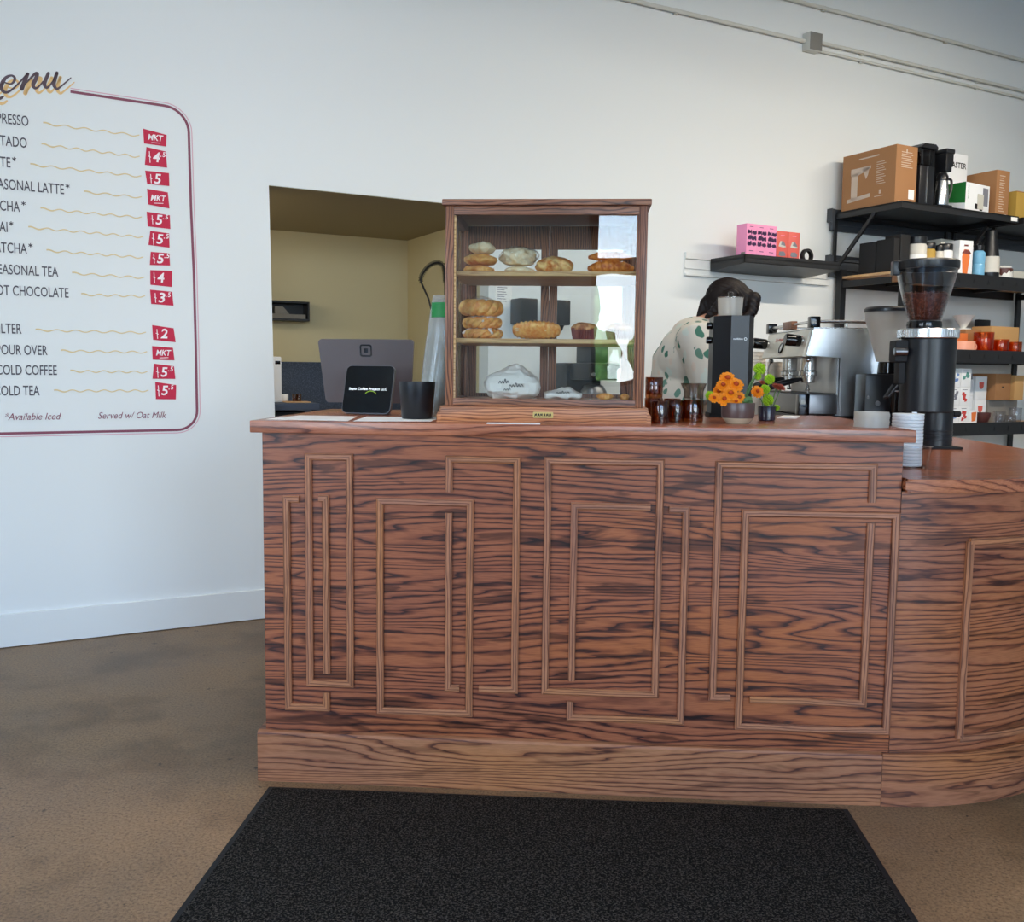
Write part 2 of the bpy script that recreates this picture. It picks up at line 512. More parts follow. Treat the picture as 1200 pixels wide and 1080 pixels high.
P('trouser', (44,46,54), 0.8)
P('shoe', (30,28,28), 0.6)
P('red_plastic', (150,36,34), 0.4)
P('ceramic_pink', (232,160,132), 0.35)
P('ceramic_brown', (86,48,44), 0.4)
P('ceramic_white', (234,232,226), 0.3)
P('bottle_blue', (120,180,214), 0.25)
P('band_grey', (206,202,192), 0.6)
P('added_glow_warm', (255,225,180), 0.5, emit=((255,214,160), 6.0))  # glowing face of the added light bars

def concrete():
    m = P('concrete', (150,128,106), 0.42); N_, L, b = nodes(m)
    n1 = noise_n(N_, L, mapped(N_, L, (1,1,1)), 1.3, 4, 0.6)
    r1 = ramp(N_, [(0.25, (154,122,92)), (0.5, (180,142,104)), (0.72, (202,158,114))])
    L.new(n1, r1.inputs[0])
    n2 = noise_n(N_, L, mapped(N_, L, (1,1,1)), 120, 4, 0.75)
    r2 = ramp(N_, [(0.3, (96,90,86)), (0.5, (216,212,208)), (0.72, (255,255,255))])
    L.new(n2, r2.inputs[0])
    mx = N_.new('ShaderNodeMix'); mx.data_type = 'RGBA'; mx.blend_type = 'MULTIPLY'; mx.inputs['Factor'].default_value = 0.85
    L.new(r1.outputs[0], mx.inputs['A']); L.new(r2.outputs[0], mx.inputs['B'])
    n3 = noise_n(N_, L, mapped(N_, L, (1,1,1), loc=(3,1,0)), 19, 3, 0.7)
    r3 = ramp(N_, [(0.0, (80,70,62)), (0.29, (90,80,72)), (0.335, (255,255,255)), (1.0, (255,255,255))])
    L.new(n3, r3.inputs[0])
    m2 = N_.new('ShaderNodeMix'); m2.data_type = 'RGBA'; m2.blend_type = 'MULTIPLY'; m2.inputs['Factor'].default_value = 0.8
    L.new(mx.outputs['Result'], m2.inputs['A']); L.new(r3.outputs[0], m2.inputs['B'])
    n4 = noise_n(N_, L, mapped(N_, L, (1,1,1), loc=(8,2,0)), 2.6, 3, 0.6)
    r4 = ramp(N_, [(0.0, (176,172,166)), (0.38, (214,210,204)), (0.52, (255,255,255)), (0.66, (255,255,255)), (0.8, (255,246,232))])
    L.new(n4, r4.inputs[0])
    m4 = N_.new('ShaderNodeMix'); m4.data_type = 'RGBA'; m4.blend_type = 'MULTIPLY'; m4.inputs['Factor'].default_value = 0.9
    L.new(m2.outputs['Result'], m4.inputs['A']); L.new(r4.outputs[0], m4.inputs['B'])
    # tan before the counter line, multiplied greyer behind it, with a noisy edge
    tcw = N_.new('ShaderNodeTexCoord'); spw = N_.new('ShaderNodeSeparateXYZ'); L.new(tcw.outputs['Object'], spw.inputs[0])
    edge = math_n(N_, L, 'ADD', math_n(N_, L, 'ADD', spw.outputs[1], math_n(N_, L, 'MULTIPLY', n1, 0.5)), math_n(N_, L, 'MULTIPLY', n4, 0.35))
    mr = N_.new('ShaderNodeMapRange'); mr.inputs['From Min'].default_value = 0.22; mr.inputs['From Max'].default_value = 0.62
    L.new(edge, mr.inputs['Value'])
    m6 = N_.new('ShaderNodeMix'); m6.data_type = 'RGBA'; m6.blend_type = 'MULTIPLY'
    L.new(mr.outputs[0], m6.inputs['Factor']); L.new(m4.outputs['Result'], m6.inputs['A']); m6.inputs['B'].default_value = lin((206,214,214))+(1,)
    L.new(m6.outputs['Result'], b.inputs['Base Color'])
    rr = N_.new('ShaderNodeMapRange'); rr.inputs['To Min'].default_value = 0.32; rr.inputs['To Max'].default_value = 0.6
    L.new(n1, rr.inputs['Value']); L.new(rr.outputs[0], b.inputs['Roughness'])
    bump(N_, L, b, n2, 0.15, 0.002)
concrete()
def speckle(name, c0, c1, scale, rough, lo=0.45, hi=0.7, bstr=0.5, bd=0.003):
    m = P(name, c0, rough); N_, L, b = nodes(m)
    n = noise_n(N_, L, mapped(N_, L, (1,1,1)), scale, 2, 0.7)
    r = ramp(N_, [(lo, c0), (hi, c1)]); L.new(n, r.inputs[0]); L.new(r.outputs[0], b.inputs['Base Color'])
    bump(N_, L, b, n, bstr, bd)
    return m
nn, ll, bb = nodes(speckle('mat_pile', (20,18,16), (116,108,99), 200, 0.95, 0.47, 0.82, 1.0, 0.004)); bb.inputs['Specular IOR Level'].default_value = 0.12
speckle('mat_edge', (16,16,18), (26,26,28), 80, 0.7)
speckle('felt', (62,72,90), (92,104,124), 160, 0.95)
speckle('beans', (84,42,32), (142,78,58), 90, 0.4)
speckle('crust', (226,136,58), (250,200,118), 48, 0.4, 0.32, 0.68, 0.8, 0.006)
speckle('crust_dark', (190,92,36), (238,154,74), 50, 0.35, 0.35, 0.65, 0.8, 0.006)
speckle('crust_pale', (240,204,146), (253,240,206), 46, 0.55, 0.32, 0.66, 0.8, 0.006)
speckle('muffin_top', (170,102,60), (226,166,108), 60, 0.7, 0.4, 0.6)
speckle('muffin_paper', (116,54,50), (142,72,62), 60, 0.6)
speckle('icing', (244,232,224), (252,248,244), 60, 0.35)
speckle('tree_leaf', (112,140,44), (196,204,92), 3, 0.7)
speckle('lawn', (150,146,132), (182,172,150), 2, 0.9)
speckle('salty_pretzel', (208,118,44), (252,212,136), 36, 0.35, 0.38, 0.64, 0.8, 0.006)

def shirt_mat():
    m = P('plant_print', (232,224,212), 0.8); N_, L, b = nodes(m)
    v = mapped(N_, L, (1,1,0.72))
    vo = N_.new('ShaderNodeTexVoronoi'); vo.inputs['Scale'].default_value = 24.0; vo.inputs['Randomness'].default_value = 0.9
    wn = N_.new('ShaderNodeTexNoise'); wn.inputs['Scale'].default_value = 22.0
    L.new(v, wn.inputs['Vector'])
    mxv = N_.new('ShaderNodeMix'); mxv.data_type = 'RGBA'; mxv.inputs['Factor'].default_value = 0.045
    L.new(v, mxv.inputs['A']); L.new(wn.outputs['Color'], mxv.inputs['B'])
    L.new(mxv.outputs['Result'], vo.inputs['Vector'])
    r = ramp(N_, [(0.0, (255,255,255)), (0.37, (255,255,255)), (0.41, (0,0,0))])
    L.new(vo.outputs['Distance'], r.inputs[0])
    hs = ramp(N_, [(0.0, (62,110,92)), (0.33, (92,128,112)), (0.55, (208,190,172)), (0.72, (196,202,190)), (1.0, (110,146,120))])
    hs.color_ramp.interpolation = 'CONSTANT'
    sp = N_.new('ShaderNodeSeparateColor'); L.new(vo.outputs['Color'], sp.inputs[0]); L.new(sp.outputs[0], hs.inputs[0])
    mx = N_.new('ShaderNodeMix'); mx.data_type = 'RGBA'
    L.new(r.outputs[0], mx.inputs['Factor']); mx.inputs['A'].default_value = lin((204,196,182))+(1,)
    L.new(hs.outputs[0], mx.inputs['B']); L.new(mx.outputs['Result'], b.inputs['Base Color'])
shirt_mat()

# ================================================================== THE ROOM
XL, XR, YF, HC = -5.0, 7.0, -7.0, 4.3
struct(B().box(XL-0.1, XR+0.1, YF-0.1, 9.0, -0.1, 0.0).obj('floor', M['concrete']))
struct(B().box(XL-0.1, XR+0.1, YF-0.1, 9.0, HC, HC+0.1).obj('ceiling', M['ceiling_paint']))
# the diagonal wall: one plane with a low doorway, its near jamb a little out of plumb
wb_ = B()
wb_.prism([(-4.75,0),(0.536,0),(0.507,2.076),(1.67,2.076),(1.67,0),(9.45,0),(9.45,HC),(-4.75,HC)], 0.0, 0.11, 'xz')
w = wb_.obj('wall_back', M['wall_paint'], smooth=False)
w.location = WP(0, 0, 0); w.rotation_euler = (0, 0, A); struct(w)
bb_ = B(); bb_.prism([(0,0.004),(0.014,0.004),(0.014,0.1455),(0.0125,0.147),(0,0.147)], -4.74, 0.533, 'yz')
# prism 'yz' extrudes along x: profile is (depth, height); flip it to the room side
w = bb_.obj('baseboard_back', M['base_paint'], smooth=False)
w.data.transform(Matrix.Scale(-1, 4, (0,1,0))); w.data.flip_normals()
w.location = WP(0, 0.0, 0); w.rotation_euler = (0, 0, A); struct(w)
# alcove behind the doorway
def wbox(name, mat, s0, s1, d0, d1, z0, z1):
    o = B().box(s0, s1, -d0, -d1, z0, z1).obj(name, mat, smooth=False)
    o.location = WP(0, 0, 0); o.rotation_euler = (0, 0, A)
    return o
struct(wbox('wall_alcove_back', M['alcove_paint'], -0.4, 1.90, -1.42, -1.50, 0, 2.2))
struct(wbox('wall_alcove_right', M['alcove_paint'], 1.775, 1.90, -0.11, -1.42, 0, 2.2))
struct(wbox('wall_alcove_left', M['alcove_paint'], -0.4, -0.3, -0.11, -1.42, 0, 2.2))
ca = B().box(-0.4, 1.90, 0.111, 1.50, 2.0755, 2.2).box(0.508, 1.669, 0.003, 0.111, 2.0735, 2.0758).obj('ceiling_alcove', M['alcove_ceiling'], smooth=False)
ca.location = WP(0, 0, 0); ca.rotation_euler = (0, 0, A); struct(ca)

fill_d = bpy.data.lights.new('alcove_fill', 'AREA'); fill_d.shape = 'RECTANGLE'; fill_d.size = 0.6; fill_d.size_y = 0.6  # added unseen fill light, put in to brighten the alcove
fill_d.energy = 9.0; fill_d.color = (1.0, 0.88, 0.66)
fill_o = bpy.data.objects.new('alcove_fill', fill_d); COL.objects.link(fill_o)
fill_o.location = U*(-0.25)+N*2.45+Vector((0,0,1.75)); fill_o.rotation_euler = (0, -PI/2+0.65, A)
def added_light_bar(label, s, d, energy, col, zl=3.86, tilt=0.35):  # added light bars above the view, put in to brighten the wall
    t = thing('added_light_bar', label, 'added light', WP(s, d, zl), A)
    B().box(-0.75, 0.75, -0.04, 0.04, 0.012, 0.07, bev=0.004).obj('housing', M['black_metal'], t)
    for x in (-0.6, 0.6): B().cyl((x, 0, 0.07), 0.003, 4.3-0.07-zl, seg=6).obj('hanging_wire', M['black_metal'], t)
    B().box(-0.73, 0.73, -0.03, 0.03, 0.006, 0.012).obj('diffuser', M['added_glow_warm'], t, smooth=False)
    l = bpy.data.lights.new('added_light', 'AREA'); l.shape = 'RECTANGLE'; l.size = 1.4; l.size_y = 0.08; l.energy = energy; l.color = col; l.spread = 2.6
    o = bpy.data.objects.new('added_light', l); COL.objects.link(o); o.parent = t
    o.location = (0, 0, 0.0); o.rotation_euler = (tilt, 0, 0)
added_light_bar('added unseen black light bar washing the wall above the doorway', 0.1, 2.1, 24, (1.0, 0.96, 0.93), 3.4, 0.4)
added_light_bar('added unseen black light bar hung over the small shelf', 2.6, 2.25, 28, (1.0, 0.89, 0.74), 3.02, 0.7)
added_light_bar('added unseen black light bar hung over the storage rack', 4.5, 2.25, 46, (1.0, 0.89, 0.74), 3.02, 0.8)
def window_wall(name, axis, at, a0, a1, holes, z0s, z1):
    b = B(); cuts = sorted(holes); x = a0
    def slab(p, q, u, v):
        if axis == 'x': b.box(p, q, at-0.2, at, u, v)
        else: b.box(at-0.2, at, p, q, u, v)
    for (h0, h1), z0 in zip(cuts, z0s):
        slab(x, h0, 0, HC); slab(h0, h1, 0, z0); slab(h0, h1, z1, HC); x = h1
    slab(x, a1, 0, HC)
    struct(b.obj(name, M['wall_paint'], smooth=False))
wn_ = [0]
def window(axis, at, a0, a1, z0, z1, nm):
    wn_[0] += 1
    b = B(); w_ = 0.05
    def bar(p, q, u, v, d=0.03):
        if axis == 'x': b.box(p, q, at-0.1-d, at-0.1+d, u, v)
        else: b.box(at-0.1-d, at-0.1+d, p, q, u, v)
    bar(a0, a1, z0, z0+w_); bar(a0, a1, z1-w_, z1); bar(a0, a0+w_, z0+w_, z1-w_); bar(a1-w_, a1, z0+w_, z1-w_)
    bar(a0+w_, a1-w_, 2.24, 2.41)
    for k in range(1, nm):
        c = a0+(a1-a0)*k/nm; bar(c-0.025, c+0.025, z0+w_, z1-w_)
    f = struct(b.obj('window_%d' % wn_[0], M['black_metal'], smooth=False))
    g = B()
    if axis == 'x': g.box(a0+w_, a1-w_, at-0.103, at-0.097, z0+w_, z1-w_)
    else: g.box(at-0.103, at-0.097, a0+w_, a1-w_, z0+w_, z1-w_)
    g.obj('pane', M['window_glass'], f, smooth=False)
    l = bpy.data.lights.new('daylight_portal', 'AREA'); l.shape = 'RECTANGLE'
    l.size = a1-a0; l.size_y = z1-z0; l.cycles.is_portal = True
    o = bpy.data.objects.new('daylight_portal', l); COL.objects.link(o)
    if axis == 'x':
        o.location = ((a0+a1)/2, at-0.21, (z0+z1)/2); o.rotation_euler = (PI/2, 0, 0)
    else:
        o.location = (at-0.21, (a0+a1)/2, (z0+z1)/2); o.rotation_euler = (PI/2, 0, -PI/2)
FH = [(-4.3, -1.9), (1.06, 3.0), (3.5, 6.4)]
FZ = [0.35, 1.10, 0.35]
window_wall('wall_front', 'x', YF, XL, XR, FH, FZ, 3.5)
for h, z_ in zip(FH, FZ): window('x', YF, h[0], h[1], z_, 3.5, 2)
LH = [(-6.6, -4.6)]
window_wall('wall_left', 'y', XL, YF, 0.0, LH, [0.5], 3.5)
window('y', XL, -6.6, -4.6, 0.5, 3.5, 2)
struct(B().box(XR, XR+0.2, YF, 9.0, 0, HC).obj('wall_right', M['wall_paint'], smooth=False))

# outside: lawn and a few trees (seen mirrored in the case glass)
struct(B().box(-40, 40, -60, YF-0.2, -0.3, -0.12).obj('ground_outside', M['lawn'], smooth=False))
for i, (x, y, h, nm) in enumerate([(1.12,-23,3.8,'round pale green tree on the lawn beyond the windows'), (-2.6,-27,3.4,'broad green tree on the lawn beyond the wide window'), (2.75,-22.5,4.6,'tall green tree on the lawn facing the bar end'), (-7.0,-24,3.2,'low green tree beyond the corner of the front wall'), (10.0,-22,3.0,'small green tree past the last front window')]):
    t = thing('tree', nm, 'tree', (x, y, -0.12))
    b = B()
    for k in range(7):
        r = random.Random(i*10+k)
        b.blob((r.uniform(-.3,.3), r.uniform(-.3,.3), h*0.34+h*0.5*k/6), (0.50-0.03*k, 0.48-0.03*k, 0.5), 0.35, 3.2, k, seg=20)
    b.obj('crown', M['tree_leaf'], t)
    B().cyl((0,0,0), 0.13, h*0.6, 0.08, seg=10).obj('trunk', M['crust_dark'], t)

# ================================================================== COUNTERS
sc = thing('service_counter', 'oak clad service counter with raised key pattern strips under a red brown worktop', 'counter')
B().box(0.022, 1.8195, 0.015, 0.83, 0.1535, 1.032).obj('body', M['oak_panel'], sc, smooth=False)
pl = B(); pl.prism([(0,0),(0.83,0),(0.83,0.153),(0.0145,0.153),(0.004,0.149),(0,0.142)], 0.0, 1.7995, 'yz')
pl.obj('plinth', M['oak_plinth'], sc, smooth=False)
def moulding(parent, pts, closed=False, w=0.020, t=0.011, y=0.015):
    """mitred strip, chamfered, following a path of (x, z) on the counter face"""
    b = B(); n = len(pts)
    prof = [(-w/2, 0), (-w/2, t*0.7), (-w/2+0.004, t), (w/2-0.004, t), (w/2, t*0.7), (w/2, 0)]
    rings = []
    for i in range(n):
        p = Vector(pts[i])
        a = Vector(pts[i-1]) if (i > 0 or closed) else None
        c = Vector(pts[(i+1) % n]) if (i < n-1 or closed) else None
        d1 = (p-a).normalized() if a is not None else (c-p).normalized()
        d2 = (c-p).normalized() if c is not None else d1
        n1 = Vector((-d1.y, d1.x)); n2 = Vector((-d2.y, d2.x))
        m = (n1+n2); m = m/ max(m.dot(n1), 1e-6)
        rings.append([b.bm.verts.new((p.x+m.x*o, y-h, p.y+m.y*o)) for o, h in prof])
    uvl = b.bm.loops.layers.uv.verify(); along = 1.7*pts[0][0]
    for i in range(n if closed else n-1):
        r, q = rings[i], rings[(i+1) % n]
        ln = (Vector(pts[(i+1) % n])-Vector(pts[i])).length
        for k in range(len(prof)):
            k2 = (k+1) % len(prof)
            f = b.bm.faces.new((r[k], r[k2], q[k2], q[k]))
            for lp, (u_, v_) in zip(f.loops, ((along, prof[k][0]), (along, prof[k2][0]), (along+ln, prof[k2][0]), (along+ln, prof[k][0]))): lp[uvl].uv = (u_, v_+0.37*i)
        along += ln+0.4
    if not closed:
        b.bm.faces.new(rings[0]); b.bm.faces.new(rings[-1][::-1])
    return b.obj('moulding', M['oak_strip'], parent, smooth=False)
moulding(sc, [(0.157,0.965),(0.277,0.965),(0.277,0.300),(0.157,0.300)], True)
moulding(sc, [(0.129,0.841),(0.092,0.841),(0.092,0.226),(0.205,0.226),(0.205,0.273)])
moulding(sc, [(0.187,0.845),(0.207,0.845),(0.207,0.330)])
moulding(sc, [(0.365,0.840),(0.625,0.840),(0.625,0.224),(0.365,0.224)], True)
moulding(sc, [(0.564,0.811),(0.564,0.298),(0.597,0.298)])
moulding(sc, [(0.564,0.871),(0.564,0.965),(0.757,0.965),(0.757,0.299),(0.654,0.299)])
moulding(sc, [(0.845,0.965),(1.160,0.965),(1.160,0.299),(0.845,0.299)], True)
moulding(sc, [(0.921,0.332),(0.921,0.838),(1.134,0.838)])
moulding(sc, [(1.187,0.834),(1.234,0.834),(1.234,0.224),(0.918,0.224),(0.918,0.272)])
moulding(sc, [(1.372,0.298),(1.322,0.298),(1.322,0.963),(1.741,0.963),(1.741,0.865)])
moulding(sc, [(1.398,0.829),(1.809,0.829),(1.809,0.216),(1.398,0.216)], True)
moulding(sc, [(1.741,0.807),(1.741,0.294),(1.427,0.294)])

ct = B().box(-0.007, 1.845, -0.008, 0.87, 1.0325, 1.067, bev=0.0035, seg=2).obj('countertop', M['oak_top'])
tag(ct, 'raised red brown oak worktop carrying the pastry case', 'countertop')

# curved return counter
rc = thing('curved_counter', 'lower curved oak counter joining the main counter under the big black grinder', 'counter', (1.80, 0.85, 0))
def uv_strip_wall(b, path, z0, z1, thick_top=None):
    uvl = b.bm.loops.layers.uv.verify(); L_ = 0.0; prev = None; cols = []
    for i, p in enumerate(path):
        if i: L_ += math.dist(p, path[i-1])
        cols.append((b.bm.verts.new((p[0], p[1], z0)), b.bm.verts.new((p[0], p[1], z1)), L_))
    for a, c in zip(cols[:-1], cols[1:]):
        f = b.bm.faces.new((a[0], c[0], c[1], a[1]))
        for lp, (u_, v_) in zip(f.loops, ((a[2], z0), (c[2], z0), (c[2], z1), (a[2], z1))): lp[uvl].uv = (u_, v_)
    return cols
def curved_solid(R, z0, z1, x_in, name, mat, x0=0.0215, bevel=False, ry=None):
    b = B(); ry = ry or R
    a0 = math.degrees(math.acos(x0/R))
    arcp = [(R*math.cos(math.radians(t)), ry*math.sin(math.radians(t))) for t in [-a0+a0*i/48 for i in range(49)]]
    path = [(x0, -0.85+0.9)] if False else []
    outer = arcp+[(R, 1.85), (x_in, 1.85), (x_in, 0.1), (x0, 0.1)]
    cols = uv_strip_wall(b, outer+[outer[0]], z0, z1)
    bmesh.ops.remove_doubles(b.bm, verts=b.bm.verts[:], dist=1e-5)
    b.bm.verts.ensure_lookup_table()
    lo = sorted([v for v in b.bm.verts if abs(v.co.z-z0) < 1e-6], key=lambda v: v.index)
    hi = sorted([v for v in b.bm.verts if abs(v.co.z-z1) < 1e-6], key=lambda v: v.index)
    uvl = b.bm.loops.layers.uv.verify()
    for ring in (lo, hi):
        f = b.bm.faces.new(ring)
        for lp in f.loops: lp[uvl].uv = (lp.vert.co.x, lp.vert.co.y)
    if bevel:
        ed = [e for e in b.bm.edges if abs(e.verts[0].co.z-e.verts[1].co.z) < 1e-6]
        bmesh.ops.bevel(b.bm, geom=ed, offset=0.008, segments=3, affect='EDGES')
    return b.obj(name, mat, rc, ang=30)
curved_solid(0.835, 0.1, 0.896, 0.12, 'body', M['oak_curved'])
curved_solid(0.85, 0.0, 0.153, 0.16, 'plinth', M['oak_plinth_curved'], x0=0.0005)
def arc_moulding(th0, th1, z0, z1, R=0.835, w=0.020, t=0.010):
    b = B(); n = 40
    for za in (z0, z1):
        rings = []
        for i in range(n+1):
            a = math.radians(-90+th0+(th1-th0)*i/n)
            rings.append([b.bm.verts.new(((R+h)*math.cos(a), (R+h)*math.sin(a), za+o)) for o, h in ((-w/2,0),(-w/2,t),(w/2,t),(w/2,0))])
        uvl = b.bm.loops.layers.uv.verify()
        for i, (r, q) in enumerate(zip(rings[:-1], rings[1:])):
            for k in range(4):
                f = b.bm.faces.new((r[k], r[(k+1)%4], q[(k+1)%4], q[k])); ua, ub_ = i*R*math.radians(th1-th0)/n, (i+1)*R*math.radians(th1-th0)/n
                for lp, (u_, v_) in zip(f.loops, ((ua, k*0.011), (ua, k*0.011+0.011), (ub_, k*0.011+0.011), (ub_, k*0.011))): lp[uvl].uv = (u_, v_+za)
        b.bm.faces.new(rings[0]); b.bm.faces.new(rings[-1])
    for th in (th0, th1):
        a = math.radians(-90+th); da = w/2/R
        vs = [b.bm.verts.new(((R+h)*math.cos(a+s*da), (R+h)*math.sin(a+s*da), z)) for z in (z0+w/2*0, z1) for s, h in ((-1,0),(-1,t),(1,t),(1,0))]
        for k in range(4):
            f = b.bm.faces.new((vs[k], vs[(k+1)%4], vs[4+(k+1)%4], vs[4+k]))
            for lp, (u_, v_) in zip(f.loops, ((z0, k*0.011), (z0, k*0.011+0.011), (z1, k*0.011+0.011), (z1, k*0.011))): lp[uvl].uv = (u_, v_+th)
        b.bm.faces.new(vs[:4]); b.bm.faces.new(vs[4:])
    b.obj('moulding', M['oak_strip'], rc, smooth=False)
arc_moulding(15.3, 76, 0.191, 0.757)

# its worktop
b = B()
Rx, Ry, x0 = 0.89, 0.86, 0.0225
pts = [(Rx*math.cos(t), Ry*math.sin(t)) for t in [(-math.acos(x0/Rx))*(1-i/60) for i in range(61)]]
b.prism(pts+[(Rx, 1.85), (0.05, 1.85), (0.05, 0.03), (x0, 0.03)], 0.8965, 0.933)
ed = [e for e in b.bm.edges if abs(e.verts[0].co.z-e.verts[1].co.z) < 1e-6]
bmesh.ops.bevel(b.bm, geom=ed, offset=0.008, segments=3, affect='EDGES')
o = b.obj('curved_countertop', M['oak_top'], ang=30)
tag(o, 'lower glossy oak worktop with a rounded end under the big black grinder', 'countertop', loc=(1.80, 0.85, 0))

# floor mat
fm = thing('floor_mat', 'black carpet entrance mat lying in front of the oak counter', 'mat', (0.877, -0.54, 0), math.radians(0.35))
B().box(-0.825, 0.825, -0.50, 0.497, 0.0, 0.006, bev=0.002).obj('rubber_border', M['mat_edge'], fm)
B().box(-0.808, 0.808, -0.484, 0.481, 0.005, 0.011, bev=0.002).obj('carpet_pile', M['mat_pile'], fm)

# ================================================================== PASTRY CASE
CX, CY, CZ = 0.8265, 0.09, 1.0672
pc = thing('pastry_case', 'small oak framed glass display case of pastries standing on the counter', 'display case', (CX, CY, CZ))
D = 0.38
hw = 0.287                                         # half width of the glazed box
b = B()
b.prism([(-0.308,0),(0.308,0),(0.308,0.022),(0.300,0.036),(0.298,0.046),(-0.298,0.046),(-0.300,0.036),(-0.308,0.022)], -0.016, D+0.01, 'xz')
b.obj('base', M['case_base_oak'], pc, smooth=False)
b = B().box(-0.297, 0.297, -0.018, -0.006, 0.004, 0.043, bev=0.004)
b.obj('base_board', M['case_base_oak'], pc)
def cbox(nm, mt, *a, bev=0.002, par=None): return B().box(*a, bev=bev).obj(nm, M[mt], par or pc)
ZB, ZT = 0.0465, 0.615
cbox('cap', 'case_oak', -0.296, 0.296, -0.012, D+0.008, ZT, ZT+0.017, bev=0.003)
for sx in (-1, 1):
    x0, x1 = sorted((sx*hw, sx*(hw-0.024)))
    cbox('front_stile', 'case_oak_upright', x0, x1, 0, 0.02, ZB, ZT)
    xi0, xi1 = sorted((sx*(hw-0.024), sx*(hw-0.030)))
    cbox('glazing_bead', 'pale_board' if sx < 0 else 'case_oak_upright', xi0, xi1, 0.004, 0.016, ZB+0.022, ZT-0.026, bev=0.001)
    cbox('rear_stile', 'case_oak_upright', x0, x1, D-0.02, D, ZB, ZT)
    cbox('side_rail', 'case_oak', x0, x1, 0.02, D-0.02, ZB, ZB+0.022)
    cbox('side_rail', 'case_oak', x0, x1, 0.02, D-0.02, ZT-0.025, ZT)
    B().box(sx*(hw-0.010)-0.0015, sx*(hw-0.010)+0.0015, 0.02, D-0.02, ZB+0.022, ZT-0.025).obj('side_glass', M['window_glass'], pc, smooth=False)
    x2, x3 = sorted((sx*(hw-0.016), sx*(hw-0.030)))
    cbox('shelf_upright', 'case_oak_upright', x2, x3, 0.05, 0.065, ZB+0.004, ZT-0.025)
    cbox('shelf_upright', 'case_oak_upright', x2, x3, D-0.075, D-0.06, ZB+0.004, ZT-0.025)
cbox('front_rail', 'case_oak', -hw+0.024, hw-0.024, 0, 0.02, ZB, ZB+0.022)
cbox('front_rail', 'case_oak', -hw+0.024, hw-0.024, 0, 0.02, ZT-0.025, ZT)
B().box(-hw+0.024, hw-0.024, 0.009, 0.012, ZB+0.022, ZT-0.025).obj('front_glass', M['case_glass'], pc, smooth=False)
cbox('case_floor', 'case_base_oak', -hw+0.03, hw-0.03, 0.02, D-0.02, ZB+0.001, ZB+0.018, bev=0.0)
# two framed rear doors
for sx in (-1, 1):
    xa, xb = sorted((sx*0.0006, sx*(hw-0.025)))
    d = B()
    d.box(xa, xa+0.026, D-0.018, D-0.002, ZB+0.002, ZT-0.002); d.box(xb-0.026, xb, D-0.018, D-0.002, ZB+0.002, ZT-0.002)
    d.box(xa+0.026, xb-0.026, D-0.018, D-0.002, ZB+0.002, ZB+0.03); d.box(xa+0.026, xb-0.026, D-0.018, D-0.002, ZT-0.075, ZT-0.002)
    dd = d.obj('rear_door', M['case_oak_upright'], pc, smooth=False)
    B().box(xa+0.026, xb-0.026, D-0.011, D-0.009, ZB+0.03, ZT-0.075).obj('door_glass', M['window_glass'], dd, smooth=False)
    B().lathe([(0,0),(0.007,0),(0.005,0.006),(0.009,0.012),(0.008,0.018),(0,0.02)], seg=14, mx=Matrix.Translation((sx*0.018, D-0.002, 0.28)) @ Matrix.Rotation(-PI/2,4,'X')).obj('door_knob', M['brass'], dd)
SH1, SH2 = 0.242, 0.435                            # top faces of the shelves
for zt in (SH1, SH2):
    B().box(-hw+0.017, hw-0.017, 0.028, D-0.03, zt-0.013, zt, bev=0.001).obj('shelf', M['pale_board'], pc)
np_ = B(); np_.prism(rrect(-0.029, 0.029, 0.015, 0.032, 0.003), -0.0205, -0.018, 'xz')
np_ = np_.obj('nameplate', M['brass'], pc)
b = B()
for k, (ww, xx) in enumerate([(0.006,-0.021),(0.005,-0.013),(0.007,-0.005),(0.004,0.004),(0.006,0.012),(0.006,0.020)]):
    b.ribbon(catmull([(xx-ww/2,0.019),(xx-ww/4,0.027),(xx,0.021),(xx+ww/4,0.028),(xx+ww/2,0.020)],3), 0.0016, -0.0205, 0.0006)
b.obj('engraved_script', M['ink_black'], np_, smooth=False)

o = B().box(-0.075, 0.075, -0.022, 0.022, 0.0, 0.0016).obj('paper_card', M['white_paper'], smooth=False)
tag(o, 'white paper card lying at the foot of the pastry case on the counter edge', 'card', loc=(0.745, 0.024, 1.0672), rz=0.06)

# ------------------------------------------------------------------ pastries (case coordinates -> world)
def CP(x, y, z): return (x, CY+y, CZ+z)
S1, S2, S0 = SH1+0.0005, SH2+0.0005, ZB+0.0185
PY = 0.14
def scone(name, label, x, z, rx, ry, h, mat, seed, y=PY, amp=0.16, dents=True, cat='pastry', group=None):
    t = B()
    def fn(p):
        q = p.copy()
        if q.z > 0: q.z = q.z**0.85 if q.z > 0 else q.z
        k = 1-0.12*max(0, -q.z)
        q.x *= k; q.y *= k
        return q
    t.blob((0,0,h*0.47), (rx, ry, h*0.56), amp*1.5, 40, seed, seg=36, flat=0.75, fn=fn)
    zmin = min(v.co.z for v in t.bm.verts)
    for v in t.bm.verts: v.co.z -= zmin
    o = t.obj(name, M[mat], None, ang=80)
    tag(o, label, cat, group, loc=CP(x, y, z))
    return o
def wrap(parent, x, z, rx, ry, h, seed, c=(0,0,0)):
    b = B()
    b.blob((c[0], c[1], c[2]+h/2), (rx, ry, h*0.56), 0.2, 26, seed, seg=32)
    zmin = min(v.co.z for v in b.bm.verts)
    for v in b.bm.verts: v.co.z = max(v.co.z, 0.0004)
    return b.obj('plastic_wrap', M['film_wrap'], parent, ang=25)
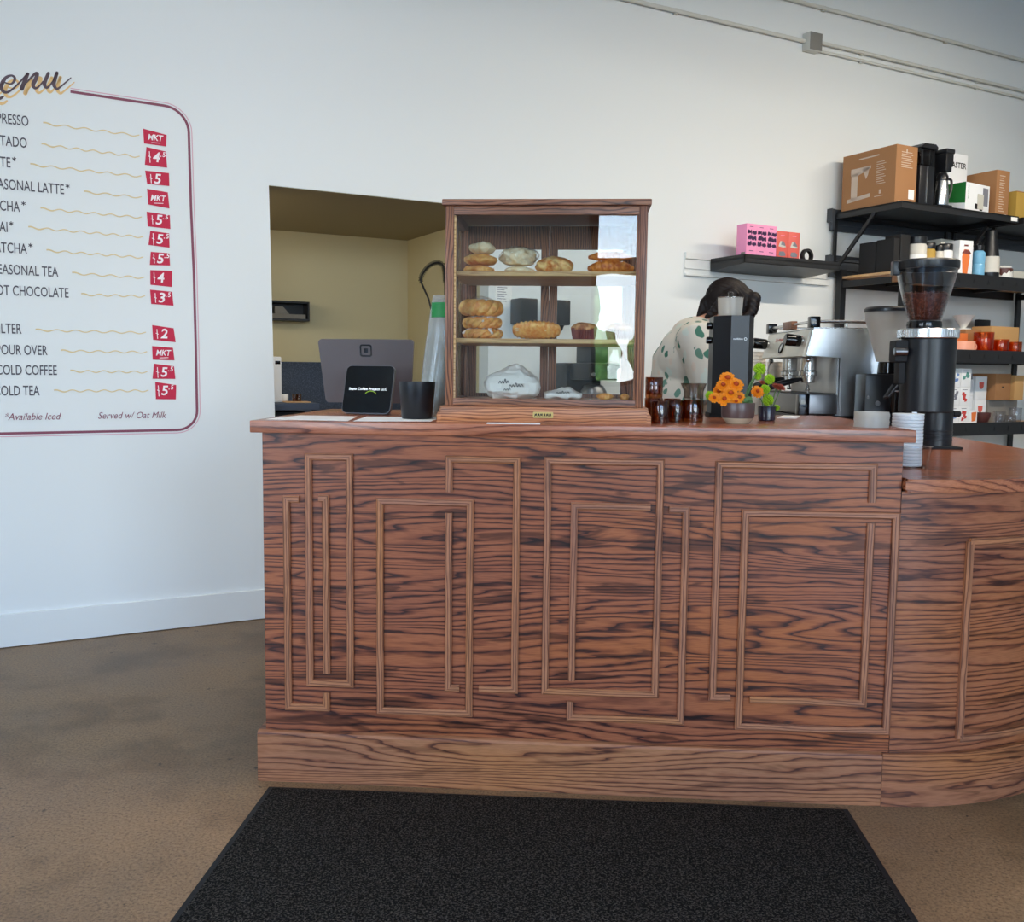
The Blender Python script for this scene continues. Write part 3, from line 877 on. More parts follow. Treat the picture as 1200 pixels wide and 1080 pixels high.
# upper shelf
a = scone('scone', 'golden brown flat bun at the foot of the upper shelf stack', 0.622, S2, 0.043, 0.042, 0.028, 'crust', 11)
a = scone('scone', 'orange glazed bun in the middle of the upper shelf stack', 0.628, S2+0.029, 0.052, 0.046, 0.031, 'crust', 12)
a = scone('scone', 'pale floury bun topping the upper shelf stack', 0.633, S2+0.061, 0.038, 0.040, 0.035, 'crust_pale', 13)
a = scone('scone', 'pink speckled bun beneath the big pale wrapped scone', 0.742, S2, 0.042, 0.042, 0.026, 'crust_pale', 15)
a = scone('scone', 'big pale cream scone in crinkled film on the upper shelf', 0.741, S2+0.027, 0.051, 0.046, 0.052, 'crust_pale', 14, amp=0.22)
wrap(a, 0, 0, 0.056, 0.05, 0.056, 41)
# golden knotted round bun
b = B()
def knot(p):
    a_ = math.atan2(p.y, p.x); q = p.copy(); k = 1+0.09*math.sin(a_*7+p.z*4); q.x *= k; q.y *= k; return q
b.blob((0,0,0.026), (0.055, 0.053, 0.03), 0.1, 30, 5, seg=48, flat=0.8, fn=knot)
zmin = min(v.co.z for v in b.bm.verts)
for v in b.bm.verts: v.co.z -= zmin
tag(b.obj('knot_bun', M['salty_pretzel'], None, ang=80), 'round golden ridged bun between the scone and the croissants', 'pastry', loc=CP(0.848, PY, S2))
def croissant(label, x, z, L, h, y=PY, rz=0.0, mat='crust_dark', n=7, bend=0.012):
    b = B(); pts = []; rs = []
    K = 60
    for i in range(K+1):
        t = -1+2*i/K
        env = max(0.25, (1-abs(t)**2.4))**0.6
        seg_ = (i/K*n) % 1.0
        r = h/2*env*(0.88+0.16*math.sin(PI*seg_)**0.7)
        pts.append((t*(L/2-0.008), bend*t*t*2, 0)); rs.append(r)
    b.tube(pts, rs, seg=20, sy=1.15)
    for v in b.bm.verts:
        v.co *= 1+0.03*noise.noise(v.co*60)
    zmin = min(v.co.z for v in b.bm.verts)
    for v in b.bm.verts: v.co.z -= zmin
    o = b.obj('croissant', M[mat], None, ang=80)
    return tag(o, label, 'croissant', loc=CP(x, y, z), rz=rz)
croissant('ridged brown croissant lying under another on the upper shelf', 1.017, S2, 0.146, 0.040)
croissant('darker croissant balanced on top of another on the upper shelf', 1.014, S2+0.0405, 0.140, 0.027)
# lower shelf: danish stack
def danish(label, x, z, R, h, seed, mat='crust', swirl=True, ice=True):
    t = thing('danish', label, 'pastry', CP(x, PY, z), seed*0.7)
    b = B(); K = 110
    for st in range(3):
        pts = []; rs = []
        for i in range(K):
            a_ = 2*PI*i/K; ph = 4*a_+2*PI*st/3+seed
            rad = R*0.70+h*0.30*math.cos(ph)
            pts.append((rad*math.cos(a_), rad*math.sin(a_), h*0.5+h*0.22*math.sin(ph))); rs.append(h*0.29*(1+0.12*math.sin(a_*5+st*2+seed)))
        b.tube(pts, rs, seg=12, closed=True)
    b.blob((0,0,h*0.45), (R*0.6, R*0.6, h*0.40), 0.15, 40, seed, seg=24)
    zmin = min(v.co.z for v in b.bm.verts)
    for v in b.bm.verts: v.co.z -= zmin
    b.obj('dough', M[mat], t, ang=80)
    if ice:
        g = B(); rnd = random.Random(seed)
        for k in range(9):
            a_ = rnd.uniform(0, 2*PI); p0 = Vector((math.cos(a_), math.sin(a_), 0))*R*0.85; p1 = -p0+Vector((rnd.uniform(-.02,.02), rnd.uniform(-.02,.02), 0))
            ps = []
            for j in range(9):
                q = p0.lerp(p1, j/8); q.x += 0.005*math.sin(j*1.3+k); q.z = h*0.93+0.004*(1-(q.length/R)**2)+ (-h*0.35 if j in (0,8) else 0)
                ps.append(q)
            g.tube(ps, 0.0036, seg=6)
        g.obj('icing', M['icing'], t)
    return t
d1 = danish('flat iced danish at the foot of the lower shelf stack', 0.636, S1, 0.064, 0.030, 1)
d2 = danish('iced danish in the middle of the lower shelf stack', 0.634, S1+0.031, 0.060, 0.034, 2)
d3 = danish('cinnamon swirl with white icing on top of the lower shelf stack', 0.631, S1+0.067, 0.057, 0.050, 3)
wrap(d3, 0, 0, 0.062, 0.06, 0.056, 44)
# long almond pastry
t = thing('almond_pastry', 'long golden pastry with nut topping on the lower shelf', 'pastry', CP(0.797, PY, S1))
b = B(); b.tube([(-0.062+0.124*i/30, 0, 0) for i in range(31)], [0.011+0.006*math.sin(PI*i/30)**0.5+0.0015*math.sin(i*1.9) for i in range(31)], seg=16, sy=2.0, round_ends=True)
zmin = min(v.co.z for v in b.bm.verts)
for v in b.bm.verts: v.co.z -= zmin
b.obj('dough', M['crust'], t, ang=80)
b = B(); rnd = random.Random(4)
for k in range(34):
    x = rnd.choice([rnd.uniform(-.065,-.03), rnd.uniform(.02,.06)]); b.blob((x, rnd.uniform(-.02,.02), 0.031+rnd.uniform(-.004,.003)), (0.007,0.004,0.0022), 0.1, 60, k, seg=8, mx=Matrix.Rotation(rnd.uniform(0,3),4,'Z'))
b.obj('nut_topping', M['crust_pale'], t)
b = B(); b.prism([(-0.08,-0.05),(0.075,-0.055),(0.11,0.03),(0.05,0.06),(-0.07,0.055)], 0.0, 0.0008)
tag(b.obj('paper_liner', M['bag_paper'], None, smooth=False), 'white paper liner on the lower shelf between the pastry and the muffin', 'paper', loc=CP(0.845, PY+0.105, S1))
def muffin(x, label):
    t = thing('muffin', label, 'muffin', CP(x, PY, S1))
    b = B(); K = 64; prof = [(0.031,0),(0.034,0.012),(0.037,0.028),(0.038,0.036)]
    rings = []
    for r, z in prof:
        rings.append([b.bm.verts.new(((r+0.0016*(1 if k % 2 else -1))*math.cos(2*PI*k/K), (r+0.0016*(1 if k % 2 else -1))*math.sin(2*PI*k/K), z)) for k in range(K)])
    for p, q in zip(rings[:-1], rings[1:]):
        for k in range(K): b.bm.faces.new((p[k], p[(k+1)%K], q[(k+1)%K], q[k]))
    b.bm.faces.new(rings[0]); b.bm.faces.new(rings[-1])
    b.obj('paper_case', M['muffin_paper'], t, smooth=False)
    b = B(); b.blob((0,0,0.036), (0.039,0.039,0.017), 0.22, 50, x*9, seg=32)
    b.obj('muffin_top', M['muffin_top'], t, ang=80)
muffin(0.940, 'chocolate muffin in a pleated brown case beside the long pastry')
muffin(1.043, 'chocolate muffin in a pleated brown case near the case corner')
# paper bags and croissants on the case floor
def bag(label, x, y, w, h, d, seed, script):
    t = thing('paper_bag', label, 'paper bag', CP(x, y, S0))
    b = B()
    def crum(p):
        q = p.copy()
        e = 0.62
        for i in range(3): q[i] = math.copysign(abs(q[i])**e, q[i])
        if q.z > 0:
            q.x *= 1-0.62*q.z+0.10*math.sin(seed); q.y *= 1-0.55*q.z
            q.x += -0.12*q.z*math.cos(seed)
        return q
    b.blob((0,0,h*0.5), (w/2, d/2, h*0.5), 0.14, 22, seed, seg=40, fn=crum)
    for v in b.bm.verts:
        v.co += Vector((0,0,1))*0.006*noise.noise(v.co*45)+Vector((1,0.5,0))*0.005*noise.noise(v.co*38+Vector((9,9,9)))
        v.co.z = max(v.co.z, 0.0)
    zmin = min(v.co.z for v in b.bm.verts)
    o = b.obj('bag', M['bag_paper'], t, ang=12)
    # brush script printed on the front: laid just over the paper, following its surface
    dg = bpy.context.evaluated_depsgraph_get(); dg.update()
    from mathutils.bvhtree import BVHTree
    bv = BVHTree.FromPolygons([v.co for v in o.data.vertices], [p.vertices[:] for p in o.data.polygons])
    s = B()
    for st in script:
        pts = []
        for (u_, v_) in catmull(st, 4):
            hit = bv.ray_cast(Vector((u_, -0.4, v_)), Vector((0, 1, 0)))
            if hit[0] is not None: pts.append(hit[0]-Vector((0, 0.0008, 0)))
        if len(pts) > 2: s.tube(pts, 0.0010, seg=5)
    s.obj('printed_script', M['ink_black'], t)
    return t
def scr(x0, z0, w, n, h, sl=0.15):
    p = []
    for i in range(n*2+1):
        p.append((x0+w*i/(n*2), z0+(h if i % 2 else 0)*(1.0 if (i*7) % 5 else 1.7)+sl*w*i/(n*2)*0.3))
    return p
bag('crumpled white paper bag with dark script slumped on the case floor', 0.727, 0.12, 0.170, 0.098, 0.14, 2.0, [scr(-0.035,0.046,0.030,4,0.008), scr(-0.005,0.036,0.042,5,0.007), scr(-0.02,0.026,0.02,3,0.005)])
bag('small folded white paper bag lying beside the crumpled bag', 0.880, 0.12, 0.112, 0.036, 0.10, 4.0, [scr(-0.02,0.018,0.040,5,0.004)])
croissant('small glazed croissant on the case floor beside the folded bag', 1.006, S0, 0.062, 0.019, y=0.10, mat='crust', n=5, bend=0.008)
croissant('short glazed croissant at the end of the case floor', 1.064, S0, 0.038, 0.018, y=0.10, mat='crust', n=4, bend=0.006)

# ================================================================== ON THE COUNTER
TZ = 1.0672
# register monitor, its back to the room
t = thing('register_monitor', 'grey register monitor seen from behind with a square emblem', 'monitor', (0.178, 0.70, TZ), -0.03)
tm = Matrix.Translation((0, 0, 0.03)) @ Matrix.Rotation(0.16, 4, 'X')
b = B(); pts = rrect(-0.172, 0.172, 0.0, 0.226, 0.014)
pts = [(x*(0.90+0.10*z/0.226), z) for x, z in pts]
b.prism(pts, 0.0, 0.014, 'xz', mx=tm); sh = b.obj('back_shell', M['space_grey'], t, ang=30)
b = B(); b.prism([(x*0.96, 0.006+z*0.95) for x, z in pts], 0.0142, 0.016, 'xz', mx=tm); b.obj('screen', M['screen_black'], t, smooth=False)
b = B()
o_ = rrect(-0.0215, 0.0215, 0.166, 0.209, 0.008); i_ = rrect(-0.0165, 0.0165, 0.171, 0.204, 0.005)
vo = [[b.bm.verts.new((x, yy, z)) for x, z in o_] for yy in (-0.0012, 0.0005)]; vi = [[b.bm.verts.new((x, yy, z)) for x, z in i_] for yy in (-0.0012, 0.0005)]
n_ = len(o_)
for k in range(n_):
    k2 = (k+1) % n_
    b.bm.faces.new((vo[0][k], vo[0][k2], vi[0][k2], vi[0][k])); b.bm.faces.new((vo[0][k], vo[1][k], vo[1][k2], vo[0][k2])); b.bm.faces.new((vi[0][k], vi[0][k2], vi[1][k2], vi[1][k]))
b.prism(rrect(-0.0075, 0.0075, 0.180, 0.195, 0.002), -0.0012, 0.0005, 'xz')
bmesh.ops.transform(b.bm, matrix=tm, verts=b.bm.verts[:])
b.obj('square_emblem', M['black_gloss'], sh, smooth=False)
b = B(); b.box(-0.05, 0.05, -0.02, 0.10, 0, 0.012, bev=0.004); b.box(-0.03, 0.03, 0.03, 0.05, 0.01, 0.13, bev=0.004)
b.obj('stand', M['space_grey'], t)
# customer tablet
t = thing('customer_tablet', 'black tablet in front of the register monitor showing white lettering', 'tablet', (0.228, 0.43, TZ), -0.27)
tm = Matrix.Translation((0, 0, 0.004)) @ Matrix.Rotation(-0.26, 4, 'X')
b = B(); b.prism(rrect(-0.089, 0.089, 0, 0.163, 0.018), 0.0, 0.012, 'xz', mx=tm); b.obj('metal_edge', M['dark_steel'], t, ang=30)
b = B(); b.prism(rrect(-0.0872, 0.0872, 0.0018, 0.1612, 0.0165), -0.0012, 0.001, 'xz', mx=tm); sc_ = b.obj('screen', M['screen_black'], t, smooth=False)
b = B(); text_bm(b, 'Sepia Coffee Project LLC', 0.0, 0.079, h=0.0085, w=0.140, y=-0.0012, align='c', bold=0.012, th=0.0004, mx=tm)
P('screen_text', (235,240,240), 0.5, emit=((235,240,240), 0.8))
b.obj('screen_lettering', M['screen_text'], sc_, smooth=False, fix=False)
b = B(); b.ribbon([(0.012+0.021*math.cos(a_), 0.061+0.015*math.sin(a_)) for a_ in [PI*(0.12+0.76*k/14) for k in range(15)]], 0.0018, -0.0014, 0.0003)
bmesh.ops.transform(b.bm, matrix=tm, verts=b.bm.verts[:]); b.obj('screen_arc', M['petal_green'], sc_, smooth=False)
b = B(); b.prism([(0.015,0),(0.085,0),(0.085,0.008),(0.048,0.12),(0.036,0.12)], -0.05, 0.05, 'yz'); b.obj('stand', M['black_satin'], t)
# utensil cup
b = B().lathe([(0,0),(0.044,0),(0.047,0.004),(0.056,0.110),(0.056,0.112),(0.0535,0.112),(0.045,0.008),(0,0.008)], seg=40)
tag(b.obj('black_cup', M['black_satin'], None), 'empty matte black cup beside the stack of clear cups', 'cup', loc=(0.437, 0.215, TZ+0.001))
# stack of clear cups, upside down
cs = B().lathe([(0.0468,0.0),(0.0488,0.0012),(0.0488,0.0032),(0.0462,0.0042),(0.0446,0.0050),(0.0330,0.128),(0.031,0.136),(0.0,0.136),(0.0,0.1345),(0.030,0.1345),(0.0318,0.127),(0.0445,0.003)], seg=28)
c0 = thing('clear_cup', 'clear plastic cup with a green band topping the stack beside the pastry case', 'cup', (0.4985, 0.33, TZ+0.0090*27+0.001))
cs.obj('cup_wall', M['cup_plastic'], c0)
B().lathe([(0.0350,0.114),(0.0396,0.068),(0.0400,0.068),(0.0354,0.1142)], seg=28).obj('green_band', M['green_ink'], c0)
for k in range(27):
    o = kids(c0)[0].copy(); o.parent = None; o.name = 'clear_cup'; COL.objects.link(o)
    tag(o, 'clear plastic cup nested upside down in the tall stack beside the pastry case', 'cup', 'clear cups nested in the tall stack', (0.466+0.0325*(k/27)**1.2, 0.33, TZ+0.001+0.0090*k))
# papers
def sheet(name, label, pts, z=TZ, cat='paper', mat='white_paper', th=0.0008):
    cx = sum(p[0] for p in pts)/len(pts); cy = sum(p[1] for p in pts)/len(pts)
    b = B(); b.prism([(p[0]-cx, p[1]-cy) for p in pts], 0, th)
    return tag(b.obj(name, M[mat], None, smooth=False), label, cat, loc=(cx, cy, z))
sheet('paper_sheet', 'white sheet of paper at the open end of the counter', [(0.018,0.062),(0.268,0.030),(0.232,0.300),(0.04,0.315)])
sheet('paper_sheet', 'white sheet of paper under the black cup beside the pastry case', [(0.284,0.030),(0.500,0.080),(0.500,0.330),(0.262,0.300)])
sheet('paper_slip', 'small white slip of paper behind the flower bowl', [(1.60,0.62),(1.66,0.60),(1.71,0.76),(1.66,0.79)], th=0.003)
# dark glasses
def tumbler(r, h):
    return [(0,0),(r*0.94,0),(r*0.98,0.004),(r,h-0.002),(r-0.001,h),(r-0.0028,h-0.001),(r-0.004,0.010),(0,0.009)]
GG = 'brown glass tumblers by the pastry case'
def glass(label, x, y, z, r, h, mat='dark_amber_glass'):
    return tag(B().lathe(tumbler(r, h), seg=32).obj('glass_tumbler', M[mat], None), label, 'glass', GG, (x, y, z))
glass('brown glass tumbler under another one, next to the corner of the pastry case', 1.162, 0.34, TZ, 0.0285, 0.070)
glass('brown glass tumbler stacked on another one against the pastry case', 1.162, 0.34, TZ+0.0705, 0.0275, 0.064)
glass('brown glass tumbler standing in front of the others at the counter edge', 1.167, 0.165, TZ, 0.0265, 0.066)
glass('dark glass tumbler in the middle of the group beside the pastry case', 1.223, 0.27, TZ, 0.0265, 0.066)
glass('dark glass tumbler at the back of the group beside the pastry case', 1.222, 0.37, TZ, 0.0265, 0.068)
glass('wide dark glass tumbler carrying a flared clear glass', 1.277, 0.28, TZ, 0.0315, 0.067)
b = B().lathe([(0,0),(0.029,0),(0.030,0.003),(0.030,0.026),(0.040,0.050),(0.0385,0.050),(0.0285,0.026),(0.0285,0.005),(0,0.005)], seg=36)
tag(b.obj('flared_glass', M['smoke_glass'], None), 'flared clear glass standing on the wide dark tumbler', 'glass', loc=(1.277, 0.28, TZ+0.0675))
# slim black grinder
t = thing('slim_grinder', 'slim black faceted coffee grinder with a clear top behind the orange flowers', 'coffee grinder', (1.447, 0.70, TZ))
oct_ = [(-0.064,-0.045),(-0.012,-0.095),(0.050,-0.084),(0.073,-0.040),(0.073,0.06),(0.045,0.095),(-0.05,0.095),(-0.064,0.06)]
B().prism(oct_, 0.012, 0.343).obj('body', M['black_satin'], t, smooth=False)
B().prism([(x*1.08, y*1.05) for x, y in oct_], 0.0, 0.012).obj('foot_plate', M['black_matte'], t, smooth=False)
B().lathe([(0.034,0),(0.040,0.004),(0.043,0.062),(0.0415,0.062),(0.0385,0.005),(0.033,0.003)], c=(-0.005,-0.015,0.343), seg=32).obj('hopper', M['frosted_plastic'], t)
b = B(); b.lathe([(0,0.0),(0.044,0.0),(0.044,0.004),(0.012,0.007),(0.008,0.012),(0.010,0.018),(0.006,0.022),(0,0.023)], c=(-0.005,-0.015,0.405), seg=28); b.obj('hopper_lid', M['clear_plastic'], t)
for z in (0.262, 0.312):
    B().cyl((-0.083, -0.01, z), 0.012, 0.020, axis='x', bev=0.003).obj('side_knob', M['black_gloss'], t)
fx_ = math.atan2(-0.084+0.095, 0.062)
fm_ = Matrix.Translation((-0.012, -0.095, 0)) @ Matrix.Rotation(fx_, 4, 'Z')
b = B(); text_bm(b, 'mahlkönig', 0.008, 0.262, h=0.0062, w=0.034, y=-0.0006, bold=0.02, th=0.0004, mx=fm_)
b.ribbon([(0.0505+0.0042*math.cos(2*PI*k/16), 0.265+0.0042*math.sin(2*PI*k/16)) for k in range(17)], 0.0018, -0.0006, 0.0004)
bmesh.ops.transform(b.bm, matrix=fm_, verts=b.bm.verts[-68:])
b.obj('lettering', M['white_plastic'], t, smooth=False, fix=False)
# flowers
def petals(b, c, r, nrm, layers=4, per=12, seed=0):
    nrm = Vector(nrm).normalized(); q = Vector((0,0,1)).rotation_difference(nrm).to_matrix()
    rnd = random.Random(seed)
    for L_ in range(layers):
        tilt = 0.15+0.33*L_
        rr = r*(1.0-0.17*L_)
        for k in range(per):
            a_ = 2*PI*(k+0.5*(L_ % 2))/per+rnd.uniform(-.08,.08)
            d = Vector((math.cos(a_)*math.cos(tilt), math.sin(a_)*math.cos(tilt), math.sin(tilt)))
            s = Vector((-math.sin(a_), math.cos(a_), 0)); up = d.cross(s)*-1
            w = rr*0.26
            P0 = d*rr*0.12; P1 = d*rr*0.6+up*rr*0.05; P2 = d*rr
            pts = [P0-s*w*0.4, P0+s*w*0.4, P1+s*w, P2+s*w*0.55+up*rr*0.06, P2-s*w*0.55+up*rr*0.06, P1-s*w]
            lo = [b.bm.verts.new(Vector(c)+q@p) for p in pts]; hi = [b.bm.verts.new(Vector(c)+q@(p+up*rr*0.05)) for p in pts]
            b.bm.faces.new(hi); b.bm.faces.new(lo[::-1])
            for j in range(6): b.bm.faces.new((lo[j], lo[(j+1)%6], hi[(j+1)%6], hi[j]))
def pom(b, c, r, seed):
    rnd = random.Random(seed)
    for k in range(60):
        z = 1-2*(k+0.5)/60; a_ = k*2.39996
        d = Vector((math.sqrt(1-z*z)*math.cos(a_), math.sqrt(1-z*z)*math.sin(a_), z))
        b.tube([Vector(c)+d*r*0.4, Vector(c)+d*r*0.85, Vector(c)+d*r*(1.0+rnd.uniform(-.05,.08))], [r*0.14, r*0.17, r*0.07], seg=5)
t = thing('flower_bowl', 'brown stoneware bowl with a cream foot holding orange chrysanthemums', 'flowers', (1.403, 0.225, TZ))
B().lathe([(0,0),(0.030,0),(0.034,0.003),(0.046,0.016),(0.0455,0.0165),(0,0.0164)], seg=40).obj('cream_foot', M['bowl_cream'], t)
B().lathe([(0,0.0165),(0.0463,0.0165),(0.0485,0.024),(0.0498,0.060),(0.0490,0.062),(0.0465,0.060),(0.045,0.026),(0,0.025)], seg=40).obj('bowl', M['bowl_brown'], t)
FL = [(-0.074,0.076,-0.02,0.0155),(-0.034,0.132,0.0,0.0235),(-0.012,0.114,-0.018,0.023),(-0.048,0.112,-0.012,0.020),(-0.028,0.090,-0.028,0.022),(-0.045,0.072,-0.025,0.021),(-0.002,0.078,-0.02,0.018),(-0.055,0.094,0.02,0.018),(-0.012,0.066,-0.03,0.014)]
for i, (x, z, y, r) in enumerate(FL):
    b = B(); nrm = (x*3+0.1, -1.0, 0.75 if z > 0.1 else 0.35); petals(b, (x, y, z), r*1.05, nrm, seed=i)
    f = b.obj('flower', M['petal_orange'], t, smooth=False)
    nv = Vector(nrm).normalized()
    B().blob(Vector((x, y, z))+nv*r*0.35, (r*0.36, r*0.36, r*0.30), 0.25, 200, i, seg=12).obj('flower_centre', M['petal_centre'], f)
    B().tube(catmull([(x*0.2, y*0.2, 0.026), (x*0.5, y*0.4+0.01, z*0.65), (x, y+0.004, z-0.003)], 4), 0.0016, seg=6).obj('stem', M['stem_green'], t)
b = B(); pom(b, (-0.083, 0.010, 0.082), 0.014, 3); b.obj('green_bud', M['petal_green'], t)
b = B()
for x0, y0, x1, z1 in ((0.0,0.0,0.062,0.172),(0.006,0.01,0.050,0.135)):
    b.tube([(x0, y0, 0.026), ((x0+x1)/2, 0.012, z1*0.62), (x1, 0.02, z1)], [0.002,0.0026,0.0018], seg=6)
for k in range(9):
    a_ = k*0.7; b.blob((0.012+0.02*math.cos(a_), 0.02*math.sin(a_), 0.066+0.004*(k%3)), (0.012,0.005,0.008), 0.2, 90, k, seg=8)
b.obj('leaves', M['stem_green'], t)
b = B(); pom(b, (0.064, 0.022, 0.163), 0.0185, 5); pom(b, (0.061, 0.03, 0.140), 0.011, 6); b.obj('green_pompom', M['petal_green'], t)
t = thing('flower_vase', 'small dark glass vase with lime green and rust flowers beside the flower bowl', 'flowers', (1.527, 0.42, TZ))
B().lathe([(0,0),(0.023,0),(0.026,0.003),(0.0275,0.044),(0.0265,0.046),(0.025,0.044),(0.023,0.006),(0,0.005)], seg=32).obj('vase', M['vase_dark'], t)
VZ = [('petal_green',0.004,0.132,0.0165),('petal_green',-0.012,0.099,0.0165),('petal_green',-0.001,0.066,0.018),('petal_green',0.030,0.042,0.010),('petal_rust',0.026,0.108,0.014),('petal_rust',0.040,0.106,0.014),('petal_rust',-0.018,0.120,0.010)]
for i, (m_, x, z, r) in enumerate(VZ):
    b = B(); y = -0.015 if i in (2, 1) else 0.0
    if m_ == 'petal_green': pom(b, (x, y, z), r, i)
    else: petals(b, (x, y, z), r*1.15, (0.4, -0.5, 0.8), 4, 9, i)
    b.obj('flower', M[m_], t, smooth=False)
    B().tube([(0, 0, 0.008), (x*0.5, y, 0.05 if z > 0.05 else 0.048), (x, y, z-0.004)], 0.0016, seg=6).obj('stem', M['stem_green'], t)
b = B(); petals(b, (-0.042, -0.05, 0.092), 0.021, (0.2,-1,0.5), seed=8); f = b.obj('orange_flower', M['petal_orange'], t, smooth=False)
B().blob((-0.0415,-0.056,0.095), (0.006,0.006,0.006), 0.2, 200, 1, seg=10).obj('flower_centre', M['petal_centre'], f)
B().tube([(-0.006,0,0.008),(-0.02,-0.02,0.06),(-0.042,-0.047,0.090)], 0.0016, seg=6).obj('stem', M['stem_green'], t)
# lids and filters at the far end
LG = 'frosted lids on the oak worktop'
lid = B().lathe([(0,0.003),(0.040,0.003),(0.0405,0.0075),(0.047,0.0075),(0.048,0.005),(0.0485,0.0),(0.0475,0.0),(0.046,0.006),(0.039,0.006),(0.0385,0.0018),(0,0.0018)], seg=32).obj('cup_lid', M['frosted_plastic'], None)
tag(lid, 'frosted plastic cup lid in the low stack at the stepped end of the oak worktop', 'lid', LG, (1.768, 0.14, TZ))
for k in range(1, 7):
    copy_tree(lid, (1.768+0.0008*(k%3), 0.14, TZ+0.0060*k))
b = B(); K = 48
for (r0, r1, h) in ((0.020,0.033,0.034),):
    rings = [[b.bm.verts.new(((r+(0.0018*j if k%2 else -0.0018*j))*math.cos(2*PI*k/K), (r+(0.0018*j if k%2 else -0.0018*j))*math.sin(2*PI*k/K), z)) for k in range(K)] for j, (r, z) in enumerate([(r0,0),(r0+(r1-r0)*.5,h*.5),(r1,h),(r1*0.8,h*0.92)])]
    for p, q in zip(rings[:-1], rings[1:]):
        for k in range(K): b.bm.faces.new((p[k], p[(k+1)%K], q[(k+1)%K], q[k]))
    b.bm.faces.new(rings[0]); b.bm.faces.new(rings[-1])
tag(b.obj('paper_filters', M['white_paper'], None, smooth=False), 'fluted white paper filters beside the low stack of lids', 'coffee filter', loc=(1.812, 0.235, TZ))
t = B().lathe([(0,0),(0.050,0),(0.053,0.003),(0.062,0.062),(0.066,0.064),(0.0655,0.067),(0.061,0.066),(0.0515,0.005),(0,0.003)], seg=36).obj('deli_tub', M['clear_plastic'], None)
tag(t, 'clear plastic tub on the lower worktop holding a tall stack of white lids', 'tub', loc=(1.955, 0.36, 0.9334))
wl = B().lathe([(0,0.0),(0.042,0.0),(0.0455,0.002),(0.0465,0.0085),(0.0455,0.0100),(0,0.0100)], seg=36).obj('plastic_cover', M['white_plastic'], None)
tag(wl, 'white plastic lid in the tall stack inside the clear tub', 'lid', 'white lids in the clear tub', (1.945, 0.36, 0.937))
for k in range(1, 16): copy_tree(wl, (1.945+0.0006*math.sin(k), 0.36, 0.937+0.0101*k))

# ================================================================== BIG BLACK GRINDER
t = thing('tall_grinder', 'tall black coffee grinder with a clear bean hopper on the curved worktop', 'coffee grinder', (2.300, 1.20, 0.9334))
b = B(); b.cyl((0.034,0,0.008), 0.066, 0.134, seg=40, bev=0.002)
for z in (0.03,0.042,0.054,0.066): b.lathe([(0.066,z),(0.0675,z+0.002),(0.0675,z+0.005),(0.066,z+0.007)], c=(0.034,0,0), seg=40)
b.obj('base_column', M['black_satin'], t)
B().box(-0.03, 0.115, -0.085, 0.085, 0.0, 0.009, bev=0.003).obj('foot', M['black_matte'], t)
B().cyl((-0.005,0,0.142), 0.101, 0.285, seg=56, bev=0.003).obj('body', M['black_satin'], t)
b = B(); b.box(-0.145, -0.06, -0.04, 0.04, 0.335, 0.42, bev=0.01); b.box(-0.125, -0.07, -0.03, 0.03, 0.25, 0.335, bev=0.008); b.obj('spout_housing', M['black_matte'], t)
B().cyl((-0.152,-0.05,0.375), 0.016, 0.05, axis='x', bev=0.003).obj('adjusting_knob', M['dark_steel'], t)
b = B(); b.tube([(-0.125,-0.03,0.245),(-0.155,-0.02,0.20),(-0.165,0,0.195),(-0.155,0.02,0.20),(-0.125,0.03,0.245)], 0.005, seg=8); b.obj('portafilter_fork', M['black_metal'], t)
B().cyl((0.10,0.0,0.135), 0.012, 0.03, axis='x', bev=0.003).obj('side_knob', M['black_matte'], t)
b = B(); b.cyl((-0.010,0,0.427), 0.112, 0.038, seg=56, bev=0.003)
for k in range(56):
    a_ = 2*PI*k/56; b.box(-0.0022,0.0022,-0.0022,0.0022,0.432,0.460, mx=Matrix.Translation((-0.010+0.1115*math.cos(a_),0.1115*math.sin(a_),0)) @ Matrix.Rotation(a_,4,'Z'))
b.obj('steel_collar', M['steel'], t)
HO = (-0.026, 0, 0)
b = B(); b.lathe([(0.052,0.465),(0.064,0.467),(0.066,0.478),(0.063,0.494),(0.054,0.494)], c=HO, seg=44); b.obj('hopper_ring', M['black_gloss'], t)
B().lathe([(0.056,0.494),(0.060,0.495),(0.083,0.575),(0.106,0.660),(0.112,0.700),(0.110,0.700),(0.104,0.660),(0.081,0.576),(0.058,0.497)], c=HO, seg=52).obj('hopper', M['hopper_plastic'], t)
b = B(); b.lathe([(0,0.500),(0.056,0.500),(0.078,0.574),(0.0822,0.598),(0.070,0.600),(0.03,0.603),(0,0.604)], c=HO, seg=44)
o = b.obj('coffee_beans', M['beans'], t, ang=80)
b = B(); rnd = random.Random(3)
for k in range(260):
    if k < 110: r_ = 0.078*math.sqrt(rnd.random()); a_ = rnd.uniform(0,2*PI); p = (HO[0]+r_*math.cos(a_), r_*math.sin(a_), 0.603)
    else:
        z_ = rnd.uniform(0.505,0.598); r_ = 0.0560+(z_-0.500)*0.262; a_ = rnd.uniform(PI*0.9, PI*2.1); p = (HO[0]+r_*math.cos(a_), r_*math.sin(a_), z_)
    b.blob(p, (0.0058,0.0040,0.0036), 0, seg=8, mx=Matrix.Rotation(rnd.uniform(0,3),4,'Z') @ Matrix.Rotation(rnd.uniform(0,3),4,'X'))
o2 = b.obj('loose_beans', M['beans'], o); o2['kind'] = 'stuff'
b = B(); b.lathe([(0.103,0.694),(0.1155,0.694),(0.117,0.700),(0.117,0.722),(0.112,0.728),(0.03,0.733),(0,0.734)], c=HO, seg=52); b.box(-0.160,-0.130,-0.018,0.018,0.672,0.726,bev=0.004); b.obj('hopper_lid', M['black_satin'], t)

